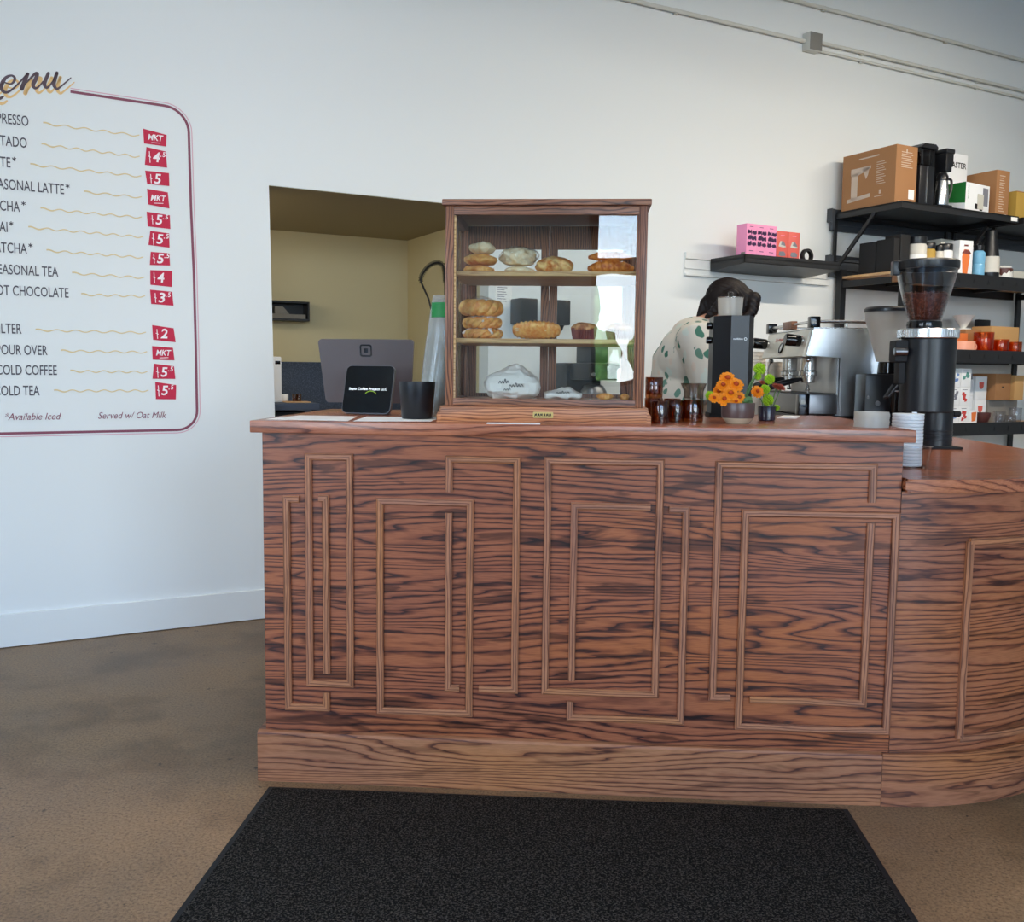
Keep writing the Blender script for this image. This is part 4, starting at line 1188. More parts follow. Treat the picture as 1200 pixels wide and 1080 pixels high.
# second grinder with the pale funnel hopper
t = thing('funnel_grinder', 'black grinder with a big pale funnel hopper between the tall grinder and the espresso machine', 'coffee grinder', (2.215, 1.52, 0.9334))
b = B(); b.box(-0.085,0.085,-0.075,0.075,0.03,0.29,bev=0.012); b.box(-0.095,0.095,-0.085,0.085,0.0,0.035,bev=0.006); b.obj('body', M['black_satin'], t)
b = B(); b.cyl((0.035,0,0.29), 0.048, 0.05, 0.045, seg=36, bev=0.003); b.obj('collar', M['black_gloss'], t)
B().lathe([(0.040,0.340),(0.044,0.341),(0.070,0.43),(0.096,0.52),(0.100,0.555),(0.098,0.555),(0.094,0.52),(0.068,0.43),(0.041,0.343)], c=(0.025,0,0), seg=44).obj('hopper', M['frosted_plastic'], t)
B().lathe([(0.090,0.550),(0.103,0.550),(0.103,0.562),(0.095,0.570),(0,0.572)], c=(0.025,0,0), seg=44).obj('hopper_lid', M['black_satin'], t)
b = B(); b.cyl((0.055,-0.105,0.125), 0.046, 0.09, seg=36, bev=0.004); b.obj('doser', M['black_gloss'], t)
b = B(); b.cyl((0.055,-0.105,0.215), 0.047, 0.006, seg=36, bev=0.002); b.obj('doser_rim', M['steel'], t)
b = B(); b.cyl((0.072,-0.11,0.222), 0.026, 0.045, seg=28, bev=0.003); b.obj('clear_cap', M['clear_plastic'], t)
for (x, z, r) in ((-0.03,0.165,0.011),(-0.07,0.19,0.006)): B().cyl((x,-0.079,z), r, 0.006, axis='y', bev=0.001).obj('button', M['dark_steel'], t)
b = B(); b.cyl((-0.03,-0.088,0.085), 0.011, 0.014, axis='y', bev=0.002); b.tube([(-0.03,-0.088,0.085),(-0.09,-0.086,0.085)], 0.003, seg=8); b.obj('lever', M['steel'], t)

# ================================================================== ESPRESSO MACHINE
EM = thing('espresso_machine', 'stainless espresso machine with black handles standing behind the grinders', 'espresso machine', (1.912, 1.66, 0.9334), 0.085)
W_, Dp = 0.70, 0.56
prof = [(0.050,0.487),(0.022,0.367),(0.178,0.362),(0.180,0.10),(Dp,0.10),(Dp,0.487)]
b = B(); b.prism(prof, 0.0, 0.022, 'xz'); 
ed = [e for e in b.bm.edges]; bmesh.ops.bevel(b.bm, geom=ed, offset=0.004, segments=2, affect='EDGES'); b.obj('side_panel', M['brushed_steel'], EM)
b = B(); b.prism(prof, W_-0.022, W_, 'xz'); ed = [e for e in b.bm.edges]; bmesh.ops.bevel(b.bm, geom=ed, offset=0.004, segments=2, affect='EDGES'); b.obj('side_panel', M['brushed_steel'], EM)
b = B(); b.box(0.17, Dp-0.005, 0.022, W_-0.022, 0.10, 0.40, bev=0.0); b.box(0.05, Dp-0.005, 0.022, W_-0.022, 0.37, 0.482); b.obj('chassis', M['brushed_steel'], EM, smooth=False)
b = B(); b.prism([(0.044,0.484),(0.012,0.366),(0.030,0.362),(0.062,0.480)], 0.024, W_-0.024, 'xz'); fp = b.obj('front_panel', M['white_enamel'], EM, smooth=False)
# lettering, gauge on the front panel (its face looks along -x)
fpm = Matrix.Translation((0.0275, W_/2, 0.425)) @ Matrix.Rotation(-PI/2, 4, 'Z') @ Matrix.Rotation(-0.265, 4, 'X')
b = B(); text_bm(b, 'la marzocco', -0.16, 0.018, h=0.020, w=0.26, y=-0.001, shear=0.2, bold=0.01, mx=fpm); text_bm(b, 'linea', 0.16, 0.018, h=0.020, w=0.10, y=-0.001, shear=0.2, bold=0.01, mx=fpm)
b.obj('red_lettering', M['ink_red'], fp, smooth=False, fix=False)
gm = fpm @ Matrix.Translation((-0.02, -0.001, -0.018)) @ Matrix.Rotation(PI/2, 4, 'X')
b = B(); b.lathe([(0.021,0),(0.026,0),(0.026,0.007),(0.021,0.007)], seg=28, mx=gm); b.obj('gauge_ring', M['black_gloss'], fp)
b = B(); b.lathe([(0,0.003),(0.021,0.003),(0.021,0.004),(0,0.0045)], seg=28, mx=gm); b.obj('gauge_face', M['white_plastic'], fp)
for u_ in (0.27, -0.27):
    km = fpm @ Matrix.Translation((u_, 0, 0.008)) @ Matrix.Rotation(PI/2+0.18, 4, 'X')
    b = B(); b.lathe([(0.0,0.0),(0.018,0.0),(0.018,0.014),(0,0.014)], seg=24, mx=km); b.obj('knob_collar', M['steel'], EM)
    b = B(); b.lathe([(0.0,0.012),(0.024,0.012),(0.026,0.018),(0.028,0.075),(0.024,0.082),(0,0.083)], seg=24, mx=km); b.obj('steam_knob', M['black_gloss'], EM)
b = B(); b.box(0.05, Dp, 0.0, W_, 0.487, 0.492, bev=0.002); b.obj('cup_tray', M['steel'], EM)
b = B()
for y in (0.012, W_-0.012): b.tube([(0.08,y,0.518),(Dp-0.02,y,0.518)], 0.0075, seg=10)
b.tube([(Dp-0.02,0.012,0.518),(Dp-0.02,W_-0.012,0.518)], 0.0075, seg=10)
for x in (0.2,0.4,Dp-0.03):
    for y in (0.012, W_-0.012): b.tube([(x,y,0.49),(x,y,0.518)], 0.005, seg=8)
b.obj('cup_rail', M['steel'], EM)
for y in (0.0, W_-0.045): B().box(0.035,0.080,y,y+0.045,0.489,0.540,bev=0.005).obj('rail_post', M['black_gloss'], EM)
b = B(); b.tube([(0.055,0.04,0.518),(0.055,W_-0.04,0.518)], 0.0065, seg=10); b.obj('front_rail', M['steel'], EM)
B().box(0.042,0.072,0.30,0.44,0.496,0.535,bev=0.004).obj('wooden_grip', M['case_oak'], EM)
# groups
for y in (0.19, 0.47):
    b = B(); b.cyl((0.095,y,0.30), 0.036, 0.065, seg=32, bev=0.004); b.cyl((0.095,y,0.275), 0.042, 0.026, seg=32, bev=0.004); g = b.obj('group_head', M['steel'], EM)
    b = B(); b.cyl((0.095,y,0.245), 0.033, 0.032, seg=28, bev=0.003); b.tube([(0.095,y,0.232),(0.095,y-0.016,0.212)],0.006,seg=8); b.tube([(0.095,y,0.232),(0.095,y+0.016,0.212)],0.006,seg=8); pf = b.obj('portafilter', M['steel'], EM)
    B().tube([(0.062,y,0.262),(0.03,y-0.004,0.255),(-0.03,y-0.010,0.240),(-0.075,y-0.014,0.226)], [0.008,0.012,0.0155,0.0145], seg=14, round_ends=True).obj('handle', M['black_satin'], pf)
for y, s in ((0.06,-1),(0.64,1)):
    b = B(); b.blob((0.05,y,0.35),(0.013,0.013,0.013),seg=12); b.tube(catmull([(0.05,y,0.35),(0.035,y,0.30),(0.05,y,0.24),(0.058,y-0.004,0.16)],5), 0.0048, seg=8); b.tube([(0.058,y-0.004,0.16),(0.06,y-0.005,0.145)],0.006,seg=8); b.obj('steam_wand', M['steel'], EM)
b = B(); b.box(0.012, 0.178, 0.02, W_-0.02, 0.105, 0.195, bev=0.006); b.obj('drip_tray', M['dark_steel'], EM)
B().box(0.000, 0.05, 0.012, 0.06, 0.10, 0.198, bev=0.006).obj('tray_corner', M['black_gloss'], EM)
B().box(0.022, 0.172, 0.03, W_-0.03, 0.196, 0.200).obj('tray_grill', M['black_metal'], EM, smooth=False)
B().box(0.02, Dp-0.02, 0.03, W_-0.03, 0.06, 0.10, bev=0.0).obj('under_tray', M['black_metal'], EM, smooth=False)
for x in (0.17, Dp-0.06):
    for y in (0.05, W_-0.05): B().lathe([(0.0,0),(0.026,0),(0.024,0.006),(0.017,0.012),(0.020,0.062),(0,0.062)], c=(x,y,0), seg=24).obj('foot', M['steel'], EM)
# takeaway cups stacked past the machine
PCG = 'pale takeaway cups stacked past the espresso machine'
pcup = B().lathe([(0,0.0),(0.028,0.0),(0.0385,0.094),(0.041,0.096),(0.041,0.099),(0.038,0.099),(0.027,0.003),(0,0.003)], seg=24).obj('paper_cup', M['bag_paper'], None)
first = True
for x, y, n_, lb in ((1.885, 2.52, 18, 'pale takeaway cup in the taller stack behind the flower bowl'), (1.968, 2.50, 15, 'pale takeaway cup in the shorter stack behind the espresso machine handles')):
    for k in range(n_):
        if first: o = pcup; first = False
        else: o = pcup.copy(); COL.objects.link(o)
        tag(o, lb, 'paper cup', PCG+' '+('behind the bowl' if n_ == 18 else 'behind the handles'), (x, y, 0.9336+0.0178*k))

# ================================================================== WALL SHELVES AND RACK
def wthing(name, label, cat, s, d, z, rot=0.0, group=None):
    return thing(name, label, cat, WP(s, d, z), A+rot, group)
def wtag(o, label, cat, s, d, z, rot=0.0, group=None):
    return tag(o, label, cat, group, WP(s, d, z), A+rot)
# slotted wall rails
def rail(label, s0, s1, z0, z1, mat):
    L_ = s1-s0; h = z1-z0
    b = B()
    b.prism([(0,0),(-0.022,0),(-0.022,0.012),(-0.010,0.014),(-0.010,h*0.30),(-0.018,h*0.30),(-0.018,h*0.30+0.006),(-0.010,h*0.30+0.006),(-0.010,h-0.04),(-0.022,h-0.036),(-0.022,h),(0,h)], 0, L_, 'yz')
    wtag(b.obj('wall_rail', M[mat], None, smooth=False), label, 'rail', s0, 0.0008, z0)
rail('white slotted rail on the wall behind the small black shelf', 2.965, 4.135, 1.797, 1.933, 'base_paint')
rail('dark grey slotted rail on the wall under the high shelf', 4.145, 7.2, 2.150, 2.286, 'charcoal_rail')
rail('dark grey slotted rail on the wall behind the black boxes', 4.14, 7.2, 1.856, 1.994, 'charcoal_rail')
for z, lb in ((2.150,'dark clip at the end of the upper grey rail'),(1.856,'dark clip at the end of the lower grey rail')):
    b = B(); b.box(-0.012,0.012,-0.045,-0.024,0.002,0.134,bev=0.003); b.box(-0.020,-0.012,-0.045,-0.003,0.05,0.136); wtag(b.obj('rail_clip', M['charcoal_rail'], None), lb, 'clip', 4.134, 0.0, z)
# small black shelf
t = wthing('small_shelf', 'small black tray shelf holding the pink boxes', 'shelf', 3.15, 0.023, 1.828)
Lw, Dd = 0.76, 0.30
b = B(); b.prism([(0,0),(0,0.006),(-Dd,0.032),(-Dd,0.026)], 0.0125, Lw-0.0125, 'yz'); b.box(0,Lw,-Dd,0,0.052,0.060); b.box(0,Lw,-Dd,-Dd+0.012,0.026,0.076); b.obj('shelf_board', M['black_metal'], t, smooth=False)
for x in (0, Lw-0.012):
    b = B(); b.prism([(0,0),(0,0.076),(-Dd,0.076),(-Dd,0.026)], x, x+0.012, 'yz'); b.obj('end_bracket', M['black_metal'], t, smooth=False)
SZ = 1.828+0.0605
def card_box(name, label, cat, s, d, z, w, dep, h, mat, rot=0.0, group=None, side=None):
    """a carton: its front's near corner at s, d out of the wall; w wide, dep deep"""
    t = wthing(name, label, cat, s, d, z, rot, group)
    B().box(0, w, 0, dep, 0, h, bev=0.0015).obj('carton', M[mat], t)
    return t
# pink boxes with brush lettering
def scribble(b, x, z, w, h, seed, th=0.0055, y=-0.001):
    rnd = random.Random(seed); n = 5; pts = []
    for i in range(n*2+1):
        pts.append((x+w*i/(n*2)+rnd.uniform(-.15,.15)*w/n, z+(h*rnd.uniform(.7,1.1) if i % 2 else h*rnd.uniform(-.1,.25))))
    b.ribbon(catmull(pts, 4), th, y, 0.0006)
D0 = 0.285
pink_x = [3.192, 3.272, 3.352]
lbs = ['pink carton with black brush script standing at the open end of the small shelf', 'pink carton with black brush script in the middle of the three', 'pink carton with black brush script against the coral cartons']
for i, s in enumerate(pink_x):
    t = card_box('pink_carton', lbs[i], 'box', s, D0-0.004*i, SZ, 0.0775, 0.085, 0.196, 'pink_card', group=None)
    b = B()
    for r, z in enumerate((0.137, 0.104, 0.071)):
        scribble(b, 0.008+0.004*(r == 1), z, 0.028, 0.026, 11+r, 0.005); scribble(b, 0.042, z, 0.030, 0.022, 21+r, 0.005)
    b.obj('brush_script', M['ink_purple'], t, smooth=False)
    b = B(); b.box(0.022,0.055,-0.0006,0,0.040,0.0435); b.box(0.022,0.050,-0.0006,0,0.178,0.181); b.obj('small_print', M['ink_purple'], t, smooth=False)
    if i == 0:
        b = B(); b.box(-0.0006,0,0.01,0.045,0.012,0.034); b.obj('barcode', M['grey_card'], t, smooth=False)
for i, (s, lb) in enumerate(((3.452,'coral red carton standing next to the pink ones'),(3.546,'coral red carton beside the ring of tape'))):
    t = card_box('coral_carton', lb, 'box', s, D0-0.03, SZ, 0.091, 0.08, 0.178, 'coral_card')
    B().box(-0.0006, 0, 0.001, 0.079, 0.001, 0.177).obj('dark_side', M['coral_card_dark'], t, smooth=False)
    b = B(); b.prism([(0.016,0.088),(0.030,0.120),(0.060,0.112),(0.076,0.086),(0.05,0.083)], -0.0008, 0, 'xz'); b.obj('printed_picture', M['pale_grey_card'], t, smooth=False)
    b = B(); b.prism([(0.034,0.098),(0.046,0.124),(0.066,0.106),(0.070,0.092)], -0.0012, 0, 'xz'); b.prism([(0.018,0.036),(0.024,0.058),(0.058,0.060),(0.074,0.046),(0.070,0.034),(0.04,0.030)], -0.0012, 0, 'xz'); b.obj('printed_picture', M['print_grey'], t, smooth=False)
    b = B(); b.box(0.03,0.062,-0.0008,0,0.152,0.1545); b.obj('small_print', M['pink_card'], t, smooth=False)
b = B(); mt_ = Matrix.Translation((0,0,0.044)) @ Matrix.Rotation(PI/2,4,'X')
b.lathe([(0.029,-0.012),(0.044,-0.012),(0.044,0.012),(0.029,0.012),(0.029,-0.012)], seg=40, mx=mt_)
wtag(b.obj('tape_roll', M['black_matte'], None), 'black roll of tape standing on edge beside the coral cartons', 'tape', 3.698, 0.255, SZ+0.0002)

# high bracket shelves
def high_shelf(label, s0, L_, z):
    t = wthing('high_shelf', label, 'shelf', s0, 0.05, z)
    Dq = 0.51
    b = B(); b.box(0, L_, -Dq, 0, 0.030, 0.040); b.obj('shelf_board', M['black_metal'], t, smooth=False)
    b = B(); b.box(0, L_, -Dq, -Dq+0.015, 0, 0.0405); b.box(0, L_, -0.015, 0, 0, 0.0405); b.box(0, 0.012, -Dq+0.015, -0.015, 0, 0.0405); b.box(L_-0.012, L_, -Dq+0.015, -0.015, 0, 0.0405); b.obj('edge_frame', M['black_metal'], t, smooth=False)
    for x in (0.004, L_-0.03):
        b = B(); b.tube([(x+0.01, -0.30, 0.002), (x+0.01, 0.012, -0.330)], 0.014, seg=4); b.box(x, x+0.02, 0.008, 0.024, -0.338, 0.03); b.obj('brace', M['black_metal'], t, smooth=False)
    return t
HZ = 2.219
high_shelf('black high wall shelf with diagonal braces carrying the kraft coffee maker carton', 4.148, 1.105, HZ)
high_shelf('black high wall shelf continuing past the labelled shelf end', 5.30, 1.3, HZ)
o = B().box(0,0.065,-0.001,0,0,0.026).obj('shelf_label', M['white_paper'], None, smooth=False)
wtag(o, 'white label on the front edge of the high shelf', 'label', 5.172, 0.5612, HZ+0.006)
HT = HZ+0.041
# big kraft carton
t = card_box('kraft_carton', 'large kraft carton printed with a coffee machine on the high shelf', 'box', 4.160, 0.492, HT, 0.185, 0.415, 0.345, 'kraft')
def side_print(prims):
    """shapes drawn on the face looking along -x, u runs from the wall to the front"""
    b = B()
    for pr in prims: b.prism([(0.415-u_, z) for u_, z in pr], -0.0008, 0.0, 'yz')
    return b
b = side_print([[(0.075,0.055),(0.125,0.065),(0.125,0.225),(0.075,0.215)], [(0.045,0.045),(0.225,0.062),(0.225,0.085),(0.045,0.068)], [(0.07,0.21),(0.07,0.252),(0.225,0.252),(0.225,0.235),(0.12,0.205)], [(0.155,0.245),(0.215,0.245),(0.205,0.20),(0.190,0.175),(0.180,0.20)]])
b.obj('machine_print', M['kraft_print'], t, smooth=False)
b = side_print([[(0.13,0.300),(0.285,0.302),(0.285,0.310),(0.13,0.308)]]+[[(0.27,0.13+k*0.013),(0.34-0.01*(k%3),0.13+k*0.013),(0.34-0.01*(k%3),0.134+k*0.013),(0.27,0.134+k*0.013)] for k in range(11)]+[[(0.26,0.055),(0.33,0.055),(0.33,0.059),(0.26,0.059)],[(0.295,0.07),(0.310,0.07),(0.310,0.095),(0.295,0.095)]])
b.obj('text_lines', M['kraft_print'], t, smooth=False)
b = B()
for k in range(8): b.box(0.045, 0.145-0.008*(k%3), -0.0008, 0, 0.215+k*0.0125, 0.219+k*0.0125)
b.box(0.085,0.095,-0.0008,0,0.30,0.325); b.box(0.03,0.155,-0.0008,0,0.006,0.013)
b.obj('text_lines', M['kraft_print'], t, smooth=False)
B().box(0.118,0.168,-0.0012,0,0.030,0.088).obj('sticker', M['white_paper'], t, smooth=False)
# black brewer, thermos brewer, white carton
t = wthing('coffee_brewer', 'black coffee brewer with a clear water tank beside the kraft carton', 'coffee maker', 4.365, 0.50, HT)
b = B(); b.box(0.0,0.135,0.0,0.30,0.012,0.245,bev=0.01); b.box(-0.004,0.14,-0.002,0.305,0,0.014,bev=0.004); b.obj('body', M['black_satin'], t)
B().box(0.060,0.066,-0.004,0.0,0.02,0.24).obj('chrome_trim', M['steel'], t, smooth=False)
b = B(); b.box(0.004,0.118,0.006,0.28,0.246,0.352,bev=0.008); b.obj('water_tank', M['hopper_plastic'], t)
b = B(); b.box(0.02,0.035,0.01,0.03,0.25,0.345,bev=0.004); b.box(0.085,0.130,0.006,0.28,0.246,0.350,bev=0.006); b.obj('tank_column', M['black_gloss'], t)
b = B(); b.prism([(0.0,0.352),(0.145,0.345),(0.150,0.362),(0.128,0.378),(0.03,0.376)], -0.004, 0.285, 'xz'); b.obj('lid', M['black_satin'], t, smooth=False)
t = wthing('thermos_brewer', 'black drip brewer with a steel thermos jug on the high shelf', 'coffee maker', 4.565, 0.52, HT)
b = B(); b.box(0.0,0.085,0.0,0.20,0.0,0.022,bev=0.003); b.box(-0.01,0.055,0.085,0.20,0.02,0.36,bev=0.006); b.obj('stand', M['black_satin'], t)
b = B(); b.box(0.008,0.088,0.0,0.12,0.335,0.365,bev=0.008); b.box(0.012,0.07,0.004,0.10,0.225,0.34,bev=0.008); b.box(0.068,0.088,0.01,0.05,0.26,0.34,bev=0.004); b.obj('brew_basket', M['black_satin'], t)
b = B().lathe([(0,0),(0.044,0),(0.045,0.004),(0.042,0.09),(0.033,0.150),(0,0.150)], c=(0.036,0.045,0.0225), seg=32); jg = b.obj('jug', M['steel'], t)
b = B(); b.lathe([(0,0.150),(0.034,0.150),(0.036,0.178),(0.026,0.196),(0,0.197)], c=(0.036,0.045,0.0225), seg=28); b.tube(catmull([(0.066,0.03,0.185),(0.094,0.025,0.180),(0.098,0.025,0.13),(0.084,0.03,0.07)],5), 0.008, seg=8); b.obj('jug_lid_and_handle', M['black_satin'], jg)
t = card_box('white_carton', 'tall white carton with black capital letters behind the thermos brewer', 'box', 4.66, 0.30, HT, 0.405, 0.24, 0.415, 'white_card')
b = B(); text_bm(b, 'MOCCAMASTER', 0.392, 0.325, h=0.036, w=0.36, y=0, align='r', bold=0.02)
b.obj('black_lettering', M['ink_black'], t, smooth=False, fix=False)
# white and green grinder carton, turned a little
t = card_box('white_green_carton', 'white carton with green side and a grinder picture on the high shelf', 'box', 4.793, 0.502, HT, 0.272, 0.165, 0.186, 'white_card', rot=0.10)
b = B(); b.prism([(0.0,0.055),(0.165,0.075),(0.165,0.186),(0.0,0.186)], -0.001, 0.0, 'yz'); b.obj('green_side', M['green_card'], t, smooth=False)
b = B(); b.box(0.195,0.255,-0.001,0,0.055,0.168); b.obj('dark_picture', M['print_grey'], t, smooth=False)
b = B(); b.box(0.135,0.205,-0.0014,0,0.03,0.125); b.obj('pale_picture', M['pale_grey_card'], t, smooth=False)
b = B(); b.box(0.108,0.138,-0.0014,0,0.028,0.062); b.box(0.165,0.195,-0.0018,0,0.022,0.030); b.obj('small_picture', M['ink_black'], t, smooth=False)
b = B(); text_bm(b, 'baratza', 0.0, 0.0, h=0.012, w=0.085, y=0, mx=Matrix.Translation((0.034,-0.0004,0.085)) @ Matrix.Rotation(-PI/2,4,'Y')); b.obj('green_lettering', M['green_ink'], t, smooth=False, fix=False)
t = card_box('kraft_carton', 'plain kraft carton behind the white and green one', 'box', 5.115, 0.485, HT, 0.130, 0.30, 0.298, 'kraft')
b = B()
for k in range(16): b.box(0.030, 0.085-0.01*(k%3), -0.0008, 0, 0.035+k*0.015, 0.040+k*0.015)
b.obj('text_lines', M['kraft_print'], t, smooth=False)
B().box(0.085,0.115,-0.0012,0,0.004,0.020).obj('sticker', M['white_paper'], t, smooth=False)
t = card_box('ochre_carton', 'ochre yellow carton at the start of the second high shelf', 'box', 5.305, 0.50, HT, 0.24, 0.22, 0.180, 'ochre_card')
B().box(0.0,0.24,-0.0006,0,0.172,0.178).obj('seam', M['kraft'], t, smooth=False)
t = wthing('clear_container', 'clear container with a black lid behind the ochre carton', 'container', 5.37, 0.245, HT)
B().box(0.0,0.16,0,0.14,0,0.27,bev=0.01).obj('container', M['hopper_plastic'], t)
B().box(-0.008,0.168,-0.008,0.148,0.271,0.305,bev=0.008).obj('lid', M['black_satin'], t)

# the big steel rack
RS, RD, RL = 4.19, 0.505, 1.86
t = wthing('storage_rack', 'black steel storage rack with chevron punched beams standing against the wall', 'rack', RS, 0.03, 0)
for x0_ in (0, RL-0.045):
    for y in (-RD+0.03, -0.045):
        x = 0.080 if (x0_ == 0 and y < -0.1) else x0_
        b = B(); b.box(x, x+0.045, y, y+0.006, 0, 1.90); b.box(x if x < 1 else x+0.039, x+0.006 if x < 1 else x+0.045, y+0.006, y+0.045, 0, 1.90)
        b.box(x-0.004, x+0.049, y-0.003, y+0.048, 0, 0.012); b.obj('post', M['black_metal'], t, smooth=False)
BZ = [(1.785,1.872),(1.305,1.390),(0.832,0.915),(0.30,0.385)]
for z0, z1 in BZ:
    for y in (-RD+0.018, -0.012):
        b = B(); b.box(0.046, RL-0.046, y, y+0.012, z0, z1)
        if y < -0.1:
            for k in range(12):
                xx = 0.13+k*0.145
                for sg in (-1, 1): b.tube([(xx+sg*0.008, y-0.0005, (z0+z1)/2-0.016), (xx, y-0.0005, (z0+z1)/2+0.016)], 0.0016, seg=4)
            b.cyl((0.06,y-0.004,z0+0.012),0.005,0.005,axis='y',seg=8); b.cyl((RL-0.06,y-0.004,z0+0.012),0.005,0.005,axis='y',seg=8)
        b.obj('beam', M['black_metal'], t, smooth=False)
    for x in (0.008, RL-0.02):
        b = B(); b.box(x, x+0.012, -RD+0.076, -0.048, z0, z0+0.04); b.obj('side_beam', M['black_metal'], t, smooth=False)
    B().box(0.008, RL-0.008, -RD+0.032, -0.014, z1-0.033, z1-0.017).obj('shelf_board', M['pale_board'], t, smooth=False)
    for x in (0.45,0.9,1.35):
        B().box(x,x+0.03,-RD+0.032,-0.014,z1-0.055,z1-0.0335).obj('cross_support', M['black_metal'], t, smooth=False)
Z1, Z2, Z3 = 1.872-0.0165, 1.390-0.0165, 0.915-0.0165
# upper rack shelf
for i, (s, d, w, dep, h, lb) in enumerate([(4.238,0.30,0.05,0.13,0.200,'black carton nearest the wall in the dark row on the upper rack shelf'),(4.238,0.44,0.05,0.135,0.205,'longer black carton at the front of the dark row on the upper rack shelf'),(4.295,0.44,0.085,0.12,0.232,'narrow tall black carton beside the spice coloured jars')]):
    card_box('black_carton', lb, 'box', s, d, Z1, w, dep, h, 'black_matte')
def jar(label, s, d, r, h, m_body, m_label, lidmat='black_satin'):
    t = wthing('lidded_jar', label, 'jar', s, d, Z1)
    B().lathe([(0,0),(r*0.96,0),(r,0.004),(r,h*0.76),(r*0.9,h*0.80),(0,h*0.80)], seg=28).obj('jar', M[m_body], t)
    B().lathe([(r*1.01,h*0.08),(r*1.02,h*0.09),(r*1.02,h*0.50),(r*1.01,h*0.51)], seg=28).obj('jar_label', M[m_label], t)
    B().lathe([(0,h*0.805),(r*0.96,h*0.805),(r*0.98,h*0.83),(r*0.98,h*0.98),(r*0.92,h),(0,h)], seg=28).obj('lid', M[lidmat], t)
jar('large cream jar with a black lid, beside the narrow black carton', 4.458, 0.43, 0.057, 0.228, 'band_grey', 'white_paper')
jar('amber jar with a black lid between the cream jar and the slender jar', 4.572, 0.42, 0.045, 0.200, 'ochre_card', 'white_paper')
jar('slender jar with a black lid and grey band', 4.652, 0.44, 0.028, 0.190, 'band_grey', 'white_card')
jar('white jar with a black lid beside the copper picture carton', 4.735, 0.42, 0.046, 0.205, 'white_card', 'bag_paper')
t = card_box('white_carton', 'white carton with a copper bottle picture on the upper rack shelf', 'box', 4.805, 0.47, Z1, 0.115, 0.12, 0.232, 'white_card', rot=-0.12)
b = B(); b.prism([(0.035,0.02),(0.075,0.02),(0.090,0.13),(0.078,0.175),(0.040,0.175),(0.025,0.13)], -0.001, 0, 'xz'); b.obj('copper_picture', M['orange_card'], t, smooth=False)
b = B(); b.prism([(0.02,0.150),(0.05,0.175),(0.085,0.168),(0.10,0.150),(0.09,0.145)], -0.0014, 0, 'xz'); b.box(0.040,0.072,-0.0014,0,0.195,0.205); b.obj('dark_picture', M['muffin_paper'], t, smooth=False)
card_box('grey_carton', 'tall pale grey carton behind the copper picture carton', 'box', 4.845, 0.30, Z1, 0.125, 0.15, 0.262, 'pale_grey_card')
t = wthing('blue_bottle', 'blue clear drinking bottle with a black looped cap', 'bottle', 5.03, 0.445, Z1)
B().lathe([(0,0),(0.038,0),(0.041,0.005),(0.0405,0.09),(0.039,0.095),(0.041,0.10),(0.041,0.165),(0.030,0.180),(0,0.182)], seg=28).obj('bottle', M['bottle_blue'], t)
b = B(); b.cyl((0,0,0.182),0.032,0.035,seg=24,bev=0.003); b.tube([(0.022*math.cos(a_),0,0.217+0.020*math.sin(a_)) for a_ in [PI*k/10 for k in range(11)]],0.0045,seg=8); b.obj('cap', M['black_satin'], t)
t = wthing('black_flask', 'tall black flask with a pale band on the upper rack shelf', 'flask', 5.155, 0.44, Z1)
B().lathe([(0,0),(0.058,0),(0.060,0.004),(0.060,0.060),(0.054,0.16),(0.036,0.270),(0.034,0.318),(0.030,0.322),(0,0.322)], seg=32).obj('flask', M['black_satin'], t)
B().lathe([(0.0603,0.045),(0.0608,0.045),(0.0570,0.150),(0.0563,0.150)], seg=32).obj('band', M['band_grey'], t)
t = wthing('dipped_candle', 'white candle jar with brown drips beside the black flask', 'candle', 5.30, 0.44, Z1)
b = B(); b.lathe([(0,0),(0.054,0),(0.056,0.004),(0.056,0.074),(0.053,0.076),(0,0.076)], seg=32); b.obj('jar', M['ceramic_white'], t)
b = B(); K = 40
rings = [[b.bm.verts.new((r*math.cos(2*PI*k/K), r*math.sin(2*PI*k/K), z-(0.020*abs(math.sin(k*0.9))+0.012*math.sin(k*0.37) if j == 0 else 0))) for k in range(K)] for j, (r, z) in enumerate([(0.0572,0.062),(0.0574,0.080),(0.050,0.083)])]
for p, q in zip(rings[:-1], rings[1:]):
    for k in range(K): b.bm.faces.new((p[k], p[(k+1)%K], q[(k+1)%K], q[k]))
b.bm.faces.new(rings[-1]); b.obj('brown_drips', M['ceramic_brown'], t)
B().lathe([(0,0.0832),(0.046,0.0832),(0.050,0.090),(0.046,0.098),(0,0.1)], seg=28).obj('wax', M['ceramic_white'], t)
card_box('black_carton', 'black carton lying behind the dipped candle jar', 'box', 5.27, 0.28, Z1, 0.30, 0.16, 0.10, 'black_matte')
card_box('pale_green_carton', 'small pale green carton past the dipped candle jar', 'box', 5.405, 0.44, Z1, 0.12, 0.10, 0.075, 'pale_grey_card')
# second rack shelf
t = wthing('pink_mug', 'wide pink mug lying low on the second rack shelf', 'mug', 4.965, 0.40, Z2)
B().lathe([(0,0),(0.070,0),(0.082,0.006),(0.086,0.070),(0.084,0.074),(0.081,0.070),(0.078,0.010),(0,0.008)], seg=36).obj('bowl', M['ceramic_pink'], t)
b = B(); b.tube([(0.080+0.026*math.sin(a_),-0.035,0.040+0.020*math.cos(a_)) for a_ in [PI*k/10 for k in range(11)]],0.006,seg=8); b.obj('handle', M['ceramic_pink'], t)
AG = None
for s, d, r, h, lb in ((5.165,0.42,0.064,0.140,'tallest amber glass, between the pink mug and its neighbour'),(5.335,0.425,0.056,0.096,'middle sized amber glass on the second rack shelf'),(5.462,0.44,0.048,0.082,'smallest amber glass near the second shelf end')):
    o = B().lathe(tumbler(r, h), seg=32).obj('amber_glass', M['amber_glass'], None)
    wtag(o, lb, 'glass', s, d, Z2)
